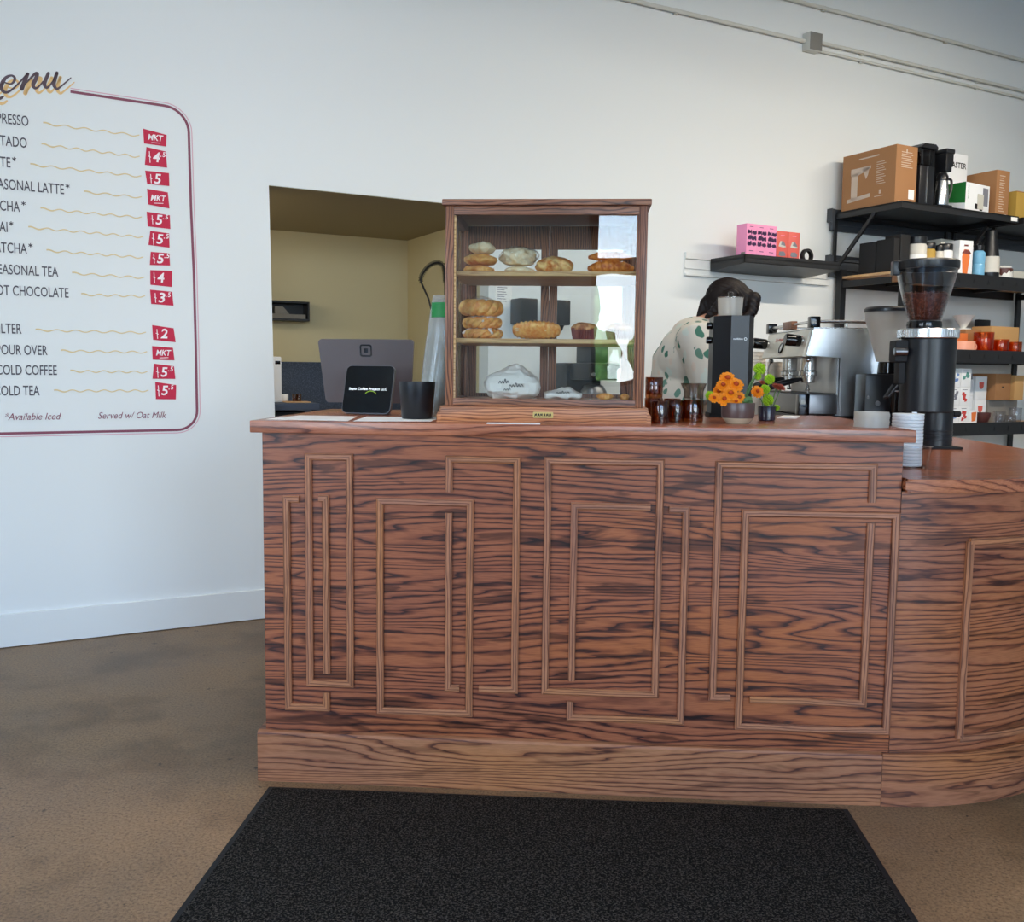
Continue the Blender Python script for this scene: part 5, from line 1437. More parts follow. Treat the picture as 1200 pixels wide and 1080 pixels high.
card_box('orange_carton', 'orange carton behind the pink mug and tallest amber glass', 'box', 5.02, 0.31, Z2, 0.13, 0.12, 0.135, 'orange_card')
card_box('grey_carton', 'low grey carton beside the tall grinder on the second rack shelf', 'box', 4.73, 0.34, Z2, 0.14, 0.22, 0.085, 'pale_grey_card')
card_box('white_carton', 'flat white carton lying on the low grey one', 'box', 4.70, 0.335, Z2+0.0855, 0.21, 0.20, 0.045, 'white_card')
card_box('brown_carton', 'dark kraft carton under the white dripper cone', 'box', 5.165, 0.28, Z2, 0.165, 0.17, 0.165, 'kraft')
t = wthing('dripper_cone', 'white cone shaped coffee dripper on the brown carton', 'dripper', 5.245, 0.20, Z2+0.1655)
B().lathe([(0.0,0.010),(0.014,0.010),(0.018,0.016),(0.072,0.098),(0.070,0.1),(0.015,0.018),(0,0.016)], seg=36).obj('cone', M['ceramic_white'], t)
B().lathe([(0,0),(0.050,0),(0.052,0.004),(0.050,0.0095),(0,0.0095)], seg=32).obj('saucer_base', M['ceramic_white'], t)
t = card_box('tan_carton', 'tan carton standing behind the small amber glasses', 'box', 5.345, 0.345, Z2, 0.30, 0.15, 0.190, 'kraft_light')
card_box('pale_pink_carton', 'low pale pink carton between the amber glasses', 'box', 5.235, 0.36, Z2, 0.085, 0.07, 0.105, 'ceramic_pink')
b = B(); b.box(0,0.07,0,0.05,0,0.20,bev=0.006); b.box(-0.06,0.07,0.005,0.045,0.20,0.25,bev=0.008)
wtag(b.obj('kettle_stand', M['black_satin'], None), 'black angular stand behind the white dripper cone', 'stand', 5.56, 0.14, Z2)
# third rack shelf: printed cartons
PR = [('ink_blue','ink_teal'),('print_grey','ink_red'),('ink_blue','ink_red')]
HB = 0.123
for r in range(3):
    for c in range(2):
        s = 4.815+c*0.102
        nm = ['bottom', 'middle', 'top'][r]+' row, '+('beside the big grinder' if c == 0 else 'beside the brown bowl side')
        lb = ['bottom', 'middle', 'topmost'][r]+(' white printed carton half hidden by the tall grinder' if c == 0 else ' white printed carton of the column farther from the tall grinder')
        t = card_box('printed_carton', lb, 'box', s, 0.45, Z3+r*(HB+0.0006), 0.1, 0.12, HB, 'white_card')
        col = PR[2-r][c]; b = B(); rnd = random.Random(r*2+c)
        for k in range(5):
            x = rnd.uniform(0.018,0.06); z = rnd.uniform(0.025,0.08); b.prism([(x,z),(x+0.022,z+0.004),(x+0.026,z+0.020),(x+0.004,z+0.024)], -0.0008-0.0002*k, 0, 'xz')
        b.obj('printed_picture', M[col], t, smooth=False)
        b = B(); b.box(0.02,0.07,-0.0008,0,0.106,0.110); b.obj('small_print', M['print_grey'], t, smooth=False)
card_box('grey_carton', 'grey carton on top of the small drawing carton on the third rack shelf', 'box', 5.018, 0.30, Z3+0.181, 0.09, 0.12, 0.120, 'grey_card')
card_box('white_carton', 'white carton under the grey one on the third rack shelf', 'box', 5.018, 0.32, Z3, 0.205, 0.16, 0.18, 'white_card')
t = card_box('white_carton', 'white carton with a fine pencil drawing of a glass on the third rack shelf', 'box', 5.115, 0.32, Z3+0.1806, 0.108, 0.12, 0.118, 'white_card')
b = B(); b.ribbon([(0.03+0.003*math.sin(k),0.095-0.07*k/8) for k in range(9)]+[(0.04+0.03*k/5,0.02) for k in range(6)]+[(0.075+0.002*math.sin(k),0.025+0.07*k/8) for k in range(9)], 0.003, -0.0006, 0.0005); b.obj('drawing', M['ink_blue'], t, smooth=False)
card_box('dark_carton', 'flat dark carton topping the pencil drawing carton', 'box', 5.115, 0.31, Z3+0.2992, 0.11, 0.12, 0.040, 'print_grey')
for k, lb in enumerate(('lower white carton printed with a red bowl','upper white carton printed with a red bowl')):
    t = card_box('bowl_carton', lb, 'box', 5.240, 0.325, Z3+0.10+k*0.1206 if False else Z3+k*0.1606, 0.12, 0.12, 0.16, 'white_card')
    b = B(); z_ = 0.075; b.prism([(0.036,z_+0.045),(0.086,z_+0.045),(0.084,z_+0.015),(0.070,z_),(0.052,z_),(0.038,z_+0.015)], -0.0008, 0, 'xz'); b.obj('red_bowl_print', M['coral_card'], t, smooth=False)
t = wthing('brown_bowl', 'dark brown footed bowl on a saucer at the front of the third rack shelf', 'bowl', 5.186, 0.412, Z3)
B().lathe([(0,0),(0.062,0),(0.080,0.006),(0.080,0.009),(0,0.009)], seg=36).obj('saucer', M['black_satin'], t)
B().lathe([(0,0.0092),(0.042,0.0092),(0.050,0.018),(0.062,0.050),(0.065,0.078),(0.062,0.078),(0.058,0.050),(0.045,0.020),(0,0.018)], seg=36).obj('bowl', M['ceramic_brown'], t)
t = card_box('small_carton', 'small carton with an orange cup picture beside the brown bowl', 'box', 5.018, 0.45, Z3, 0.082, 0.08, 0.095, 'white_card')
b = B(); b.prism([(0.028,0.02),(0.066,0.026),(0.072,0.085),(0.022,0.080)], -0.0008, 0, 'xz'); b.obj('orange_picture', M['orange_card'], t, smooth=False)
for s, d, r, h, lb in ((5.36,0.43,0.040,0.085,'short clear glass beside the red bowl cartons'),(5.43,0.46,0.032,0.060,'lowest clear glass on the third rack shelf'),(5.515,0.44,0.042,0.110,'tall clear glass in front of the kraft box on the third rack shelf'),(5.30,0.47,0.030,0.055,'small clear glass standing nearest the brown bowl')):
    wtag(B().lathe(tumbler(r, h), seg=28).obj('clear_glass', M['hopper_plastic'], None), lb, 'glass', s, d, Z3)
t = card_box('grey_carton', 'wide grey carton carrying the kraft box behind the clear glasses', 'box', 5.375, 0.33, Z3, 0.32, 0.22, 0.16, 'grey_card')
t = card_box('kraft_carton', 'kraft box with a small emblem resting on the wide grey carton', 'box', 5.372, 0.38, Z3+0.1605, 0.165, 0.22, 0.180, 'kraft')
B().box(0.07,0.09,-0.0008,0,0.085,0.093).obj('emblem', M['ink_black'], t, smooth=False)
card_box('kraft_carton', 'paler kraft box beside the one with the emblem', 'box', 5.55, 0.40, Z3+0.1605, 0.10, 0.2, 0.17, 'kraft_light')
# lower rack shelf: plain crates behind the worktop
for s, w, h, m_, lb in ((4.60,0.30,0.30,'black_matte','black crate on the lowest rack shelf beneath the printed cartons'),(5.15,0.35,0.33,'white_card','white carton on the lowest rack shelf')):
    card_box('storage_box', lb, 'box', s, 0.44, 0.385-0.0165, w, 0.3, h, m_)

# ================================================================== CONDUITS
def conduit(label, s0, s1, z, d=0.022, r=0.012):
    b = B(); b.tube([(s0,0,0),(s1,0,0)], r, seg=12)
    k = s0+0.4
    while k < s1:
        b.box(k-0.012,k+0.012,0.0,d-0.0006,-r-0.004,r+0.004); k += 1.15
    wtag(b.obj('conduit', M['conduit_paint'], None), label, 'conduit', 0, d, z)
conduit('painted conduit running from the ceiling side to the junction box', -1.0, 3.842, 3.283)
conduit('painted conduit leaving the junction box, upper of the pair', 3.951, 9.35, 3.296)
conduit('painted thin conduit just below the junction box pair', 3.951, 9.35, 3.246, d=0.018, r=0.009)
conduit('painted conduit running alone high above the junction box', -1.0, 9.35, 3.508)
t = wthing('junction_box', 'grey square junction box on the wall conduit', 'junction box', 3.897, 0.001, 3.225)
B().box(-0.052,0.052,-0.062,0,0,0.108,bev=0.003).obj('box', M['conduit_paint'], t)
B().box(-0.050,0.050,-0.066,-0.0622,0.002,0.106,bev=0.001).obj('cover_plate', M['conduit_box'], t)

# ================================================================== PAINTED MENU
t = wthing('menu_lettering', 'coffee menu painted on the white wall with a mauve rounded border', 'menu', 0, 0.0008, 0)
bt = arc(0.047-0.0, 2.272, 0.104, 90, 0, 10); bt = [(0.045+ (x-0.047), z) for x, z in bt]
out_ = [(-0.333,2.382)]+[(-0.333+(0.378)*k/6, 2.382-0.006*k/6) for k in range(1,6)]+bt+[(0.152,1.95),(0.159,1.647),(0.161,1.30),(0.161,1.02)]+[(0.071+0.090*math.cos(a_), 1.018-0.088*math.sin(a_)) for a_ in [PI/2*k/10 for k in range(11)]]+[(-0.2,0.929),(-1.9,0.925)]
b = B(); b.ribbon(out_, 0.011, 0, 0.0008); b.obj('border', M['menu_mauve'], t, smooth=False)
def offset(pts, o):
    r = []
    for i in range(len(pts)):
        a_, c_ = pts[max(i-1,0)], pts[min(i+1,len(pts)-1)]; dx, dz = c_[0]-a_[0], c_[1]-a_[1]; l = math.hypot(dx, dz); r.append((pts[i][0]-dz/l*o, pts[i][1]+dx/l*o))
    return r
b = B(); b.ribbon(offset(out_, 0.0135), 0.0035, 0, 0.0008); b.obj('border_line', M['menu_pink'], t, smooth=False)
ROWS = [('ESPRESSO',-0.497,2.217,-0.442,2.236,-0.061,2.232,-0.039,2.261,0.052,2.198,'MKT'),('CORTADO',-0.506,2.127,-0.451,2.148,-0.062,2.141,-0.038,2.184,0.054,2.111,'4.5'),
('LATTE*',-0.550,2.040,-0.496,2.060,-0.057,2.057,-0.035,2.085,0.057,2.022,'5'),('SEASONAL LATTE*',-0.350,1.950,-0.292,1.967,-0.058,1.966,-0.034,2.003,0.059,1.931,'MKT'),
('MOCHA*',-0.521,1.861,-0.463,1.881,-0.060,1.878,-0.033,1.906,0.059,1.843,'5.5'),('CHAI*',-0.570,1.774,-0.512,1.799,-0.055,1.793,-0.031,1.827,0.060,1.752,'5.5'),
('MATCHA*',-0.500,1.689,-0.446,1.707,-0.057,1.703,-0.030,1.736,0.060,1.671,'5.5'),('SEASONAL TEA',-0.403,1.599,-0.349,1.617,-0.055,1.614,-0.031,1.654,0.061,1.583,'4'),
('HOT CHOCOLATE',-0.365,1.512,-0.315,1.528,-0.054,1.532,-0.028,1.563,0.062,1.496,'3.5'),('FILTER',-0.551,1.352,-0.498,1.369,-0.054,1.370,-0.024,1.402,0.071,1.335,'2'),
('POUR OVER',-0.455,1.263,-0.402,1.282,-0.051,1.283,-0.025,1.315,0.064,1.245,'MKT'),('COLD COFFEE',-0.421,1.178,-0.368,1.195,-0.052,1.194,-0.026,1.231,0.066,1.159,'5.5'),('COLD TEA',-0.491,1.090,-0.435,1.109,-0.049,1.110,-0.024,1.148,0.065,1.075,'5.5')]
for i, (nm, xr, zb, wx0, wz0, wx1, wz1, tx0, tz1, tx1, tz0, pr) in enumerate(ROWS):
    star = nm.endswith('*'); nm = nm.rstrip('*')
    b = B(); xe = xr-(0.020 if star else 0)
    text_bm(b, nm, xe, zb, h=0.043, sx=0.60, align='r', bold=0.006)
    if star:
        for k in range(3):
            a_ = PI*k/3+PI/6; b.ribbon([(xr-0.006-0.009*math.cos(a_), zb+0.036-0.009*math.sin(a_)),(xr-0.006+0.009*math.cos(a_), zb+0.036+0.009*math.sin(a_))], 0.003, 0, 0.0008)
    b.obj('item_name', M['menu_text'], t, smooth=False, fix=False)
    b = B(); n_ = 60; L_ = wx1-wx0; per = max(3, round(L_/0.070))
    b.ribbon([(wx0+L_*k/n_, wz0+(wz1-wz0)*k/n_+0.0045*math.sin(2*PI*per*k/n_+0.8)) for k in range(n_+1)], [0.006 if k < 8 else 0.0045 for k in range(n_+1)], 0, 0.0008)
    b.obj('wave_line', M['menu_gold'], t, smooth=False)
    rnd = random.Random(i+3); j = lambda: rnd.uniform(-0.006, 0.006)
    b = B(); b.prism([(tx0+j(),tz0+j()+0.003),(tx1+j(),tz0+j()),(tx1+j(),tz1+j()-0.006),(tx0+j(),tz1+j())], -0.0012, 0, 'xz'); tg = b.obj('price_tag', M['menu_red'], t, smooth=False)
    b = B(); cx = (tx0+tx1)/2; cz = (tz0+tz1)/2
    if pr == 'MKT':
        text_bm(b, 'MKT', cx, cz-0.010, h=0.026, w=0.066, y=-0.0012, align='c', shear=0.25, bold=0.02)
        b.ribbon([(cx-0.018,cz-0.021),(cx+0.02,cz-0.019)], 0.0025, -0.0012, 0.0006)
    else:
        b.ribbon([(tx0+0.019,tz0+0.010),(tx0+0.017,tz1-0.014)], 0.003, -0.0012, 0.0006)
        b.ribbon([(tx0+0.012,cz+0.002),(tx0+0.023,cz-0.003)], 0.003, -0.0012, 0.0006)
        big, _, sm = pr.partition('.')
        text_bm(b, big, cx+0.000, cz-0.020, h=0.043, w=0.030, y=-0.0012, align='c', shear=0.15, bold=0.02)
        if sm:
            text_bm(b, sm, cx+0.026, cz+0.005, h=0.021, w=0.013, y=-0.0012, shear=0.15, bold=0.02)
            b.ribbon([(cx+0.017,cz+0.006),(cx+0.021,cz+0.006)], 0.004, -0.0012, 0.0006)
    b.obj('price', M['menu_white'], tg, smooth=False, fix=False)
b = B(); text_bm(b, '*Available Iced', -0.626, 0.985, h=0.030, w=0.216, shear=0.3, bold=0.0)
b.obj('footnote', M['menu_mauve'], t, smooth=False, fix=False)
b = B(); text_bm(b, 'Served w/ Oat Milk', -0.262, 0.986, h=0.030, w=0.288, shear=0.3, bold=0.0)
b.obj('footnote', M['menu_mauve'], t, smooth=False, fix=False)
# brush script title, stroke by stroke
def T(x, y, w):
    X = x/12.0; Y = 70+y/12.0
    return (-0.595+0.00322*(X-1.2), 2.35+0.00343*(105.7-Y)+0.00043*(X-1.2), w/12.0*0.0033)
STR = [[(60,318,18),(150,340,24),(200,300,34),(208,250,38),(165,222,30),(95,248,40),(40,320,52),(20,395,52),(52,452,46),(115,452,32),(200,390,24),(290,300,22),(395,190,30)],
       [(392,195,44),(350,290,54),(300,408,56)],[(318,372,22),(400,285,24),(490,195,36),(528,190,46),(500,270,54),(462,345,54),(486,396,40),(540,372,24),(605,300,22)],
       [(684,180,42),(645,265,50),(622,340,52),(650,388,38),(705,345,24),(765,260,22),(808,178,34)],[(806,172,44),(772,270,52),(756,348,52),(796,402,38),(850,372,24),(930,305,20),(1004,240,14)],
       [(44,515,24),(0,545,40),(-60,548,48),(-120,500,48)],
       [(-560,480,40),(-520,300,52),(-470,60,56)],[(-470,60,30),(-400,300,60),(-360,470,40)],[(-360,470,24),(-260,260,30),(-160,60,44)],[(-160,60,50),(-190,280,58),(-150,440,50),(-60,420,26),(60,318,18)]]
for nm, mt, dx, dz, yy in (('title_shadow','menu_title_shadow',0.0125,-0.0165,0.0),('title','menu_title',0,0,-0.0009)):
    b = B()
    for st in STR:
        c_ = catmull([T(*p) for p in st], 5)
        b.ribbon([(p[0]+dx, p[1]+dz) for p in c_], [p[2] for p in c_], yy, 0.0006)
        for p in (c_[0], c_[-1]):
            b.prism([(p[0]+dx+p[2]/2*math.cos(2*PI*k/12), p[1]+dz+p[2]/2*math.sin(2*PI*k/12)) for k in range(12)], yy-0.0006, yy, 'xz')
    b.obj(nm, M[mt], t, smooth=False)

# ================================================================== ALCOVE AND BACK WALL
def AP(s, n_, z): return U*s+N*n_+Vector((0,0,z))
o = B().box(0, 1.95, -0.03, -0.001, 0.05, 1.262, bev=0.003).obj('felt_panel', M['felt'], None)
tag(o, 'dark blue felt panel lining the lower alcove wall', 'wall panel', loc=AP(-0.2, 3.257, 0), rz=A)
t = thing('wall_box', 'dark open box fixed high on the alcove wall', 'wall box', AP(0.80, 3.256, 1.515), A)
b = B(); b.box(0,0.272,-0.12,0,0,0.012); b.box(0,0.272,-0.12,0,0.108,0.12); b.box(0.26,0.272,-0.12,0,0.012,0.108); b.box(0,0.012,-0.12,0,0.012,0.108); b.box(0.012,0.26,-0.012,0,0.012,0.108); b.obj('shell', M['black_metal'], t, smooth=False)
b = B(); b.box(0.02,0.25,-0.11,-0.014,0.013,0.040,bev=0.002); b.prism([(0.06,0.041),(0.15,0.041),(0.11,0.085),(0.06,0.085)],-0.10,-0.03,'xz'); b.obj('inner_device', M['grey_card'], t, smooth=False)
t = thing('side_cart', 'dark low cart seen through the doorway holding small cups', 'cart', AP(0.55, 2.40, 0), A)
B().box(0,0.30,-0.20,0.20,1.000,1.036,bev=0.004).obj('cart_top', M['blue_felt'], t)
for x in (0.015, 0.265):
    for y in (-0.185, 0.165): B().box(x,x+0.02,y,y+0.02,0,1.0).obj('leg', M['black_metal'], t, smooth=False)
B().box(0.0,0.24,-0.17,0.17,0.84,0.99,bev=0.01).obj('drawer_box', M['black_matte'], t)
o = B().box(-0.065,0.065,-0.05,0.05,0,0.006,bev=0.002).obj('wooden_tray', M['pale_board'], None); tag(o, 'small pale wooden tray on the dark cart', 'tray', loc=AP(0.765,2.33,1.0365), rz=A)
o = B().lathe(tumbler(0.022,0.042), seg=24).obj('white_cup', M['ceramic_white'], None); tag(o, 'small white cup on the dark cart', 'cup', loc=AP(0.715,2.40,1.0365))
for s, lb in ((0.752,'small brown glass beside the white cup'),(0.777,'small brown glass at the tray end')):
    o = B().lathe(tumbler(0.0125,0.040), seg=20).obj('brown_glass', M['dark_amber_glass'], None); tag(o, lb, 'glass', loc=AP(s,2.33,1.0430))
t = thing('white_dispenser', 'tall white dispenser at the doorway edge', 'dispenser', AP(0.60, 2.42, 1.0365), A)
B().box(0,0.095,-0.05,0.05,0.0,0.245,bev=0.008).obj('body', M['white_plastic'], t)
B().box(0.06,0.088,-0.053,-0.049,0.205,0.222,bev=0.001).obj('sensor_window', M['black_gloss'], t)
t = thing('spring_tap', 'black coiled spring hose tap arching beside the clear cup stack', 'tap', AP(1.655, 2.60, 0), A)
path = catmull([(0.06,0,0.95),(0.03,0,1.45),(0.0,0,1.62),(-0.035,0,1.70),(-0.058,0,1.755),(-0.042,0,1.80),(0.0,0,1.846),(0.055,0,1.866),(0.09,0,1.84),(0.10,0,1.75),(0.10,0,1.62)], 10)
B().tube(path, 0.006, seg=8).obj('hose', M['black_metal'], t)
b = B(); hp = []
seg_ = [Vector(p) for p in path if p[2] > 1.74]
run = 0.0
for i in range(len(seg_)-1):
    ln = (seg_[i+1]-seg_[i]).length; m_ = max(1, int(ln/0.0012))
    for j in range(m_):
        f = j/m_; p = seg_[i].lerp(seg_[i+1], f); tt = (seg_[i+1]-seg_[i]).normalized(); s_ = Vector((0,1,0)); n2 = tt.cross(s_); a_ = 2*PI*run/0.0125
        hp.append(p+(s_*math.cos(a_)+n2*math.sin(a_))*0.0135); run += ln/m_
b.tube(hp, 0.0022, seg=5); b.obj('spring_coil', M['black_metal'], t)
b = B(); b.cyl((0.10,0,1.50),0.016,0.12,0.012,seg=16,bev=0.003); b.obj('spray_head', M['black_satin'], t)
t2 = thing('alcove_sink', 'plain grey sink cabinet under the spring hose tap', 'sink', AP(1.50, 2.60, 0), A)
B().box(-0.10,0.26,-0.28,0.28,0,0.92,bev=0.004).obj('cabinet', M['grey_card'], t2)
B().box(-0.11,0.265,-0.29,0.29,0.92,0.95,bev=0.004).obj('sink_top', M['brushed_steel'], t2)
# back counter along the wall with black appliances, seen through the pastry case
t = thing('back_counter', 'plain back counter along the wall behind the barista', 'counter', AP(1.74, 1.83, 0), A)
B().box(0,1.05,-0.56,0,0.08,0.87).obj('cabinet', M['pale_grey_card'], t, smooth=False)
B().box(0.02,1.03,-0.50,-0.02,0.0,0.08).obj('toe_kick', M['black_matte'], t, smooth=False)
B().box(-0.02,1.07,-0.59,0,0.871,0.905,bev=0.004).obj('worktop', M['grey_card'], t)
def dispenser(label, s):
    t = thing('wall_dispenser', label, 'dispenser', AP(s, 1.836, 1.44), A)
    B().box(0,0.105,-0.12,0,0.03,0.165,bev=0.008).obj('housing', M['black_satin'], t)
    b = B(); b.lathe([(0,0),(0.03,0),(0.042,0.03),(0,0.03)], c=(0.052,-0.06,0), seg=20); b.obj('nozzle', M['black_matte'], t)
dispenser('black wall dispenser seen through the case behind the long pastry', 1.80)
dispenser('black wall dispenser seen through the case behind the first muffin', 2.005)
t = thing('batch_brewer', 'black batch brewer on the back counter seen through the case', 'coffee maker', AP(2.03, 1.62, 0.9055), A)
b = B(); b.box(0,0.22,-0.20,0.16,0,0.04,bev=0.006); b.box(0,0.22,0.0,0.16,0.04,0.36,bev=0.006); b.box(0.02,0.22,-0.19,0.0,0.27,0.36,bev=0.01); b.box(0.12,0.2,-0.1,0.1,0.36,0.46,bev=0.01); b.obj('body', M['black_satin'], t)
B().lathe([(0,0),(0.07,0),(0.075,0.01),(0.07,0.17),(0.05,0.20),(0,0.205)], c=(0.11,-0.10,0.041), seg=28).obj('server', M['dark_steel'], t)
b = B(); b.cyl((0.04,-0.205,0.30),0.012,0.012,axis='y'); b.obj('dial', M['steel'], t)
o = B().box(0,0.10,-0.001,0,0,0.16).obj('notice_sheet', M['white_paper'], None, smooth=False)
tag(o, 'white notice sheet on the wall seen through the case', 'notice', loc=AP(1.71,1.8366,1.56), rz=A)
no = o
b = B()
for k in range(8): b.box(0.012,0.07-0.008*(k%3),-0.0016,-0.0008,0.03+0.012*k,0.034+0.012*k)
b.obj('notice_lines', M['print_grey'], no, smooth=False)

# ================================================================== THE BARISTA
def remesh(b, name, mat, voxel, parent, smooth_it=6, fn=None):
    me = bpy.data.meshes.new(name); bmesh.ops.recalc_face_normals(b.bm, faces=b.bm.faces[:]); b.bm.to_mesh(me); b.bm.free()
    o = bpy.data.objects.new(name, me); COL.objects.link(o)
    r = o.modifiers.new('r', 'REMESH'); r.mode = 'VOXEL'; r.voxel_size = voxel; r.adaptivity = 0
    s = o.modifiers.new('s', 'SMOOTH'); s.factor = 0.5; s.iterations = smooth_it
    dg = bpy.context.evaluated_depsgraph_get()
    nm = bpy.data.meshes.new_from_object(o.evaluated_get(dg))
    bpy.data.objects.remove(o); bpy.data.meshes.remove(me)
    if fn:
        for v in nm.vertices: v.co = fn(v.co.copy())
    nm.shade_smooth(); nm.materials.clear()
    return link(name, nm, mat, parent)
PX, PYY = 1.385, 1.55
t = thing('person', 'barista with dark hair in a plant print shirt bending behind the slim grinder', 'person', (PX, PYY, 0), 0.0)
# joints (x forward, -y towards the counter side)
pel = Vector((0.0,0,0.95)); sp1 = Vector((-0.005,0,1.10)); ch = Vector((0.02,0,1.26)); ub = Vector((0.055,0,1.37)); nk = Vector((0.095,0,1.425)); hd = Vector((0.188,0,1.500))
HT_ = Matrix.Translation(hd) @ Matrix.Rotation(0.62, 4, 'Y')        # head bowed forward
b = B()
b.tube([pel+Vector((0,0,-0.06)), pel, sp1, ch, ub], [0.135,0.14,0.118,0.130,0.095], seg=24, round_ends=True)
b.blob(ch, (0.115,0.165,0.13), seg=20); b.blob(pel, (0.12,0.165,0.11), seg=20)
b.tube([ub+Vector((-0.01,0,-0.03)), nk, hd+Vector((-0.03,0,-0.05))], [0.075,0.056,0.054], seg=18, round_ends=True)
# head: cranium, face, jaw, nose, lips, brows, ears
def hb(c, r, sg=20): b.blob((0,0,0), r, seg=sg, mx=HT_ @ Matrix.Translation(c))
hb((-0.012,0,0.018),(0.096,0.077,0.092),28); hb((0.026,0,-0.018),(0.070,0.064,0.090),24); hb((0.048,0,-0.080),(0.038,0.042,0.034)); hb((0.0,0,-0.055),(0.06,0.057,0.05))
for s_ in (-1,1):
    hb((0.070,s_*0.030,0.020),(0.018,0.024,0.008),12); hb((0.066,s_*0.040,-0.022),(0.020,0.020,0.018),12)
    hb((-0.008,s_*0.078,-0.012),(0.020,0.009,0.030),14)
b.tube([HT_ @ Vector(p) for p in ((0.082,0,0.012),(0.098,0,-0.012),(0.112,0,-0.032),(0.098,0,-0.040))], [0.009,0.011,0.013,0.009], seg=12, round_ends=True)
b.tube([HT_ @ Vector(p) for p in ((0.082,-0.024,-0.064),(0.093,0,-0.062),(0.082,0.024,-0.064))], 0.0065, seg=8, round_ends=True)
b.tube([HT_ @ Vector(p) for p in ((0.082,-0.018,-0.073),(0.091,0,-0.074),(0.082,0.018,-0.073))], 0.007, seg=8, round_ends=True)
arms = {}
for s_ in (-1, 1):
    sh_ = Vector((0.030, s_*0.185, 1.355)); el = Vector((0.115, s_*0.235, 1.085)); wr = Vector((0.330, -0.17 if s_ < 0 else 0.105, 0.986)); arms[s_] = (sh_, el, wr)
    b.tube([ub+Vector((-0.01,s_*0.05,0)), sh_, sh_.lerp(el,0.4), el, el.lerp(wr,0.3), wr], [0.070,0.064,0.050,0.041,0.042,0.028], seg=18, round_ends=True)
    # hand: palm, four fingers of unequal length, thumb
    pd = (Vector((0.47, -0.165 if s_ < 0 else 0.095, 0.969))-wr).normalized(); lat = Vector((0,1,0)); lat = (lat-pd*lat.dot(pd)).normalized(); up = pd.cross(lat)
    if up.z < 0: up = -up
    pm = wr+pd*0.045
    for f in range(5): b.tube([wr+lat*(f-2)*0.006, wr+pd*0.04+lat*(f-2)*0.0125, wr+pd*0.085+lat*(f-2)*0.0165], [0.019,0.0145,0.0125], seg=12, round_ends=True)
    for f, (ln, off) in enumerate(((0.068,-1.5),(0.076,-0.5),(0.071,0.5),(0.055,1.5))):
        k0 = wr+pd*0.085+lat*off*0.0205; k1 = k0+pd*ln*0.42+lat*off*0.002+up*0.002; k2 = k1+pd*ln*0.30-up*0.012; k3 = k2+pd*ln*0.20-up*0.016
        b.tube([k0-pd*0.02, k0, k1, k2, k3], [0.010,0.0095,0.0085,0.0078,0.0068], seg=12, round_ends=True)
    th = -s_
    k0 = wr+pd*0.028+lat*th*0.028; k1 = k0+pd*0.030+lat*th*0.026-up*0.006; k2 = k1+pd*0.030+lat*th*0.008-up*0.006
    b.tube([wr+pd*0.015+lat*th*0.012, k0, k1, k2], [0.014,0.013,0.0105,0.0085], seg=12, round_ends=True)
legs = {}
for s_ in (-1, 1):
    hip = Vector((0,s_*0.095,0.90)); kn = Vector((0.02,s_*0.105,0.49)); an = Vector((-0.02,s_*0.11,0.09)); legs[s_] = (hip, kn, an)
    b.tube([hip, hip.lerp(kn,0.4), kn, kn.lerp(an,0.3), an], [0.092,0.080,0.056,0.054,0.036], seg=18, round_ends=True)
    b.tube([an, an+Vector((0.05,0,-0.045)), an+Vector((0.15,s_*0.01,-0.06))], [0.036,0.034,0.024], seg=12, round_ends=True)
bod = remesh(b, 'body', M['skin'], 0.0048, t, 4)
# eyes
for s_ in (-1, 1):
    b = B(); b.blob((0,0,0),(0.0115,0.0125,0.0115),seg=14,mx=HT_ @ Matrix.Translation((0.079,s_*0.030,0.000))); ey = b.obj('eye', M['ceramic_white'], t)
    b = B(); b.blob((0,0,0),(0.004,0.006,0.006),seg=10,mx=HT_ @ Matrix.Translation((0.0885,s_*0.030,-0.002))); b.obj('iris', M['hair'], ey)
# hair: a cap that leaves the face free, a fringe and a loose tail on the nape
b = B()
def hh(c, r, sg=24): b.blob((0,0,0), r, seg=sg, mx=HT_ @ Matrix.Translation(c))
hh((-0.022,0,0.024),(0.103,0.088,0.092),32); hh((-0.046,0,-0.010),(0.056,0.074,0.078)); hh((0.030,0,0.074),(0.060,0.070,0.038))
for s_ in (-1, 1):
    b.tube([HT_ @ Vector(p) for p in ((0.055,s_*0.055,0.082),(0.080,s_*0.074,0.030),(0.072,s_*0.088,-0.030),(0.058,s_*0.090,-0.075))], [0.030,0.024,0.020,0.010], seg=12, round_ends=True)
    b.tube([HT_ @ Vector(p) for p in ((-0.03,s_*0.07,0.04),(-0.045,s_*0.088,-0.03),(-0.06,s_*0.080,-0.095))], [0.034,0.028,0.012], seg=12, round_ends=True)
b.tube([HT_ @ Vector((-0.075,0,0.0)), HT_ @ Vector((-0.088,0,-0.05)), HT_ @ Vector((-0.085,-0.012,-0.105))], [0.040,0.030,0.010], seg=14, round_ends=True)
def strands(p):
    q = HT_.inverted() @ p
    k = 0.0035*math.sin(math.atan2(q.y, q.z)*34+q.x*20)
    return p+(p-hd).normalized()*k
remesh(b, 'hair', M['hair'], 0.006, t, 3, strands)
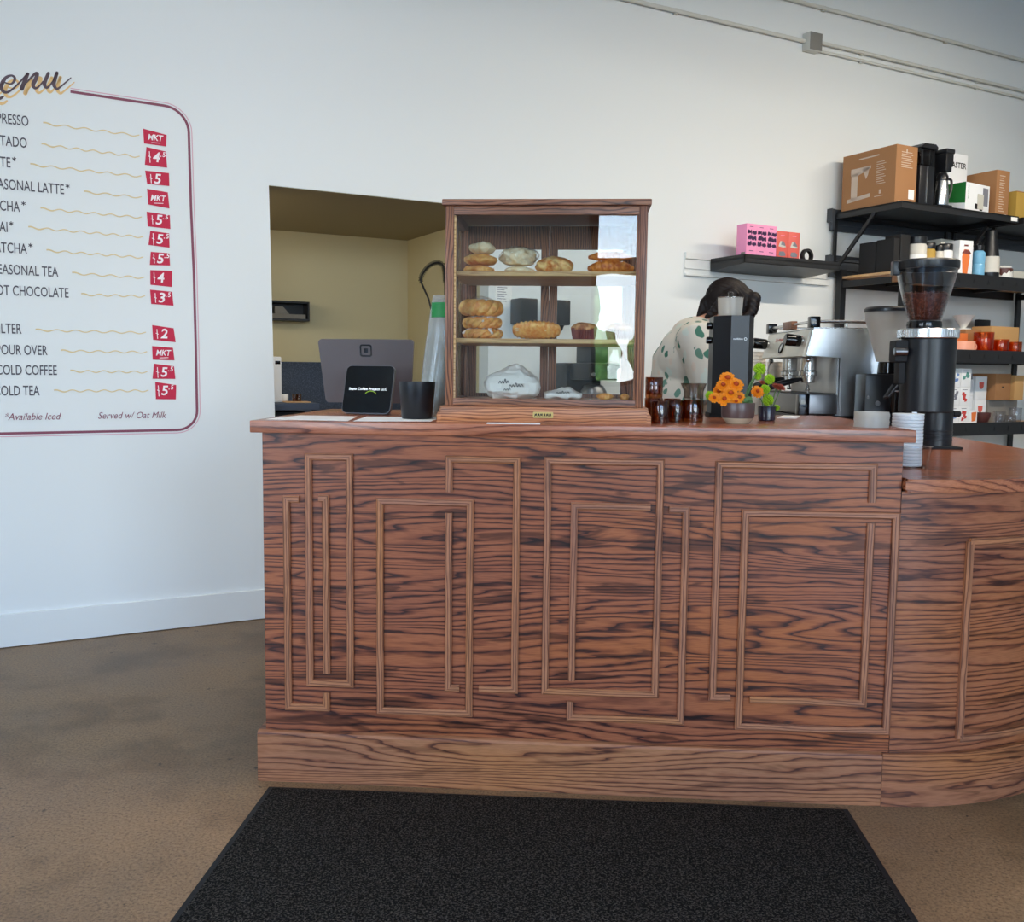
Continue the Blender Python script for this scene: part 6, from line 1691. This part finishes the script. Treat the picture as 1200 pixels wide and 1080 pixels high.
# shirt: loose body, short wide sleeves, soft folds
b = B()
b.tube([Vector((-0.005,0,0.865)), Vector((-0.01,0,1.0)), sp1+Vector((0.0,0,0)), ch, ub+Vector((-0.005,0,-0.01))], [0.128,0.128,0.122,0.132,0.104], seg=28, sy=1.36)
b.blob(ub+Vector((-0.012,0,-0.03)), (0.122,0.205,0.122), seg=24); b.blob(ch+Vector((-0.005,0,0.02)), (0.132,0.195,0.15), seg=24)
b.tube([ub+Vector((0.0,0,-0.01)), nk+Vector((-0.018,0,0.002))], [0.098,0.073], seg=20)
b.blob(Vector((0,0,0.955)), (0.148,0.188,0.13), seg=24); b.blob(sp1, (0.135,0.180,0.14), seg=24)
for s_ in (-1, 1):
    sh_, el, wr = arms[s_]
    b.tube([ub+Vector((-0.015,s_*0.06,-0.01)), sh_, sh_.lerp(el,0.5), sh_.lerp(el,0.92)], [0.092,0.090,0.082,0.078], seg=20)
def folds(p):
    n_ = noise.noise(Vector((p.x*9, p.y*9, p.z*3.0)))*0.010+noise.noise(Vector((p.x*22, p.y*22, p.z*7)))*0.004
    c = Vector((0.0,0,p.z)); d = Vector((p.x-0.01, p.y, 0))
    return p+(d.normalized()*n_ if d.length > 0.02 else Vector((0,0,0)))
remesh(b, 'shirt', M['plant_print'], 0.007, t, 5, folds)
b = B()
b.tube([Vector((0,0,0.84)), Vector((0,0,0.98))], [0.148,0.136], seg=24, sy=1.25)
for s_ in (-1, 1):
    hip, kn, an = legs[s_]
    b.tube([hip, hip.lerp(kn,0.4), kn, kn.lerp(an,0.5), an+Vector((0,0,0.0))], [0.108,0.096,0.074,0.064,0.058], seg=20)
remesh(b, 'trousers', M['trouser'], 0.008, t, 4)
for s_ in (-1, 1):
    an = legs[s_][2]; b = B()
    b.tube([an+Vector((-0.04,0,-0.048)), an+Vector((0.04,0,-0.046)), an+Vector((0.12,s_*0.008,-0.054)), an+Vector((0.175,s_*0.012,-0.060))], [0.044,0.045,0.042,0.030], seg=16, round_ends=True)
    b.tube([an+Vector((-0.01,0,-0.02)), an+Vector((-0.005,0,0.03))], [0.048,0.046], seg=16)
    for v in b.bm.verts: v.co.z = max(v.co.z, 0.001)
    b.obj('shoe', M['shoe'], t, ang=60)
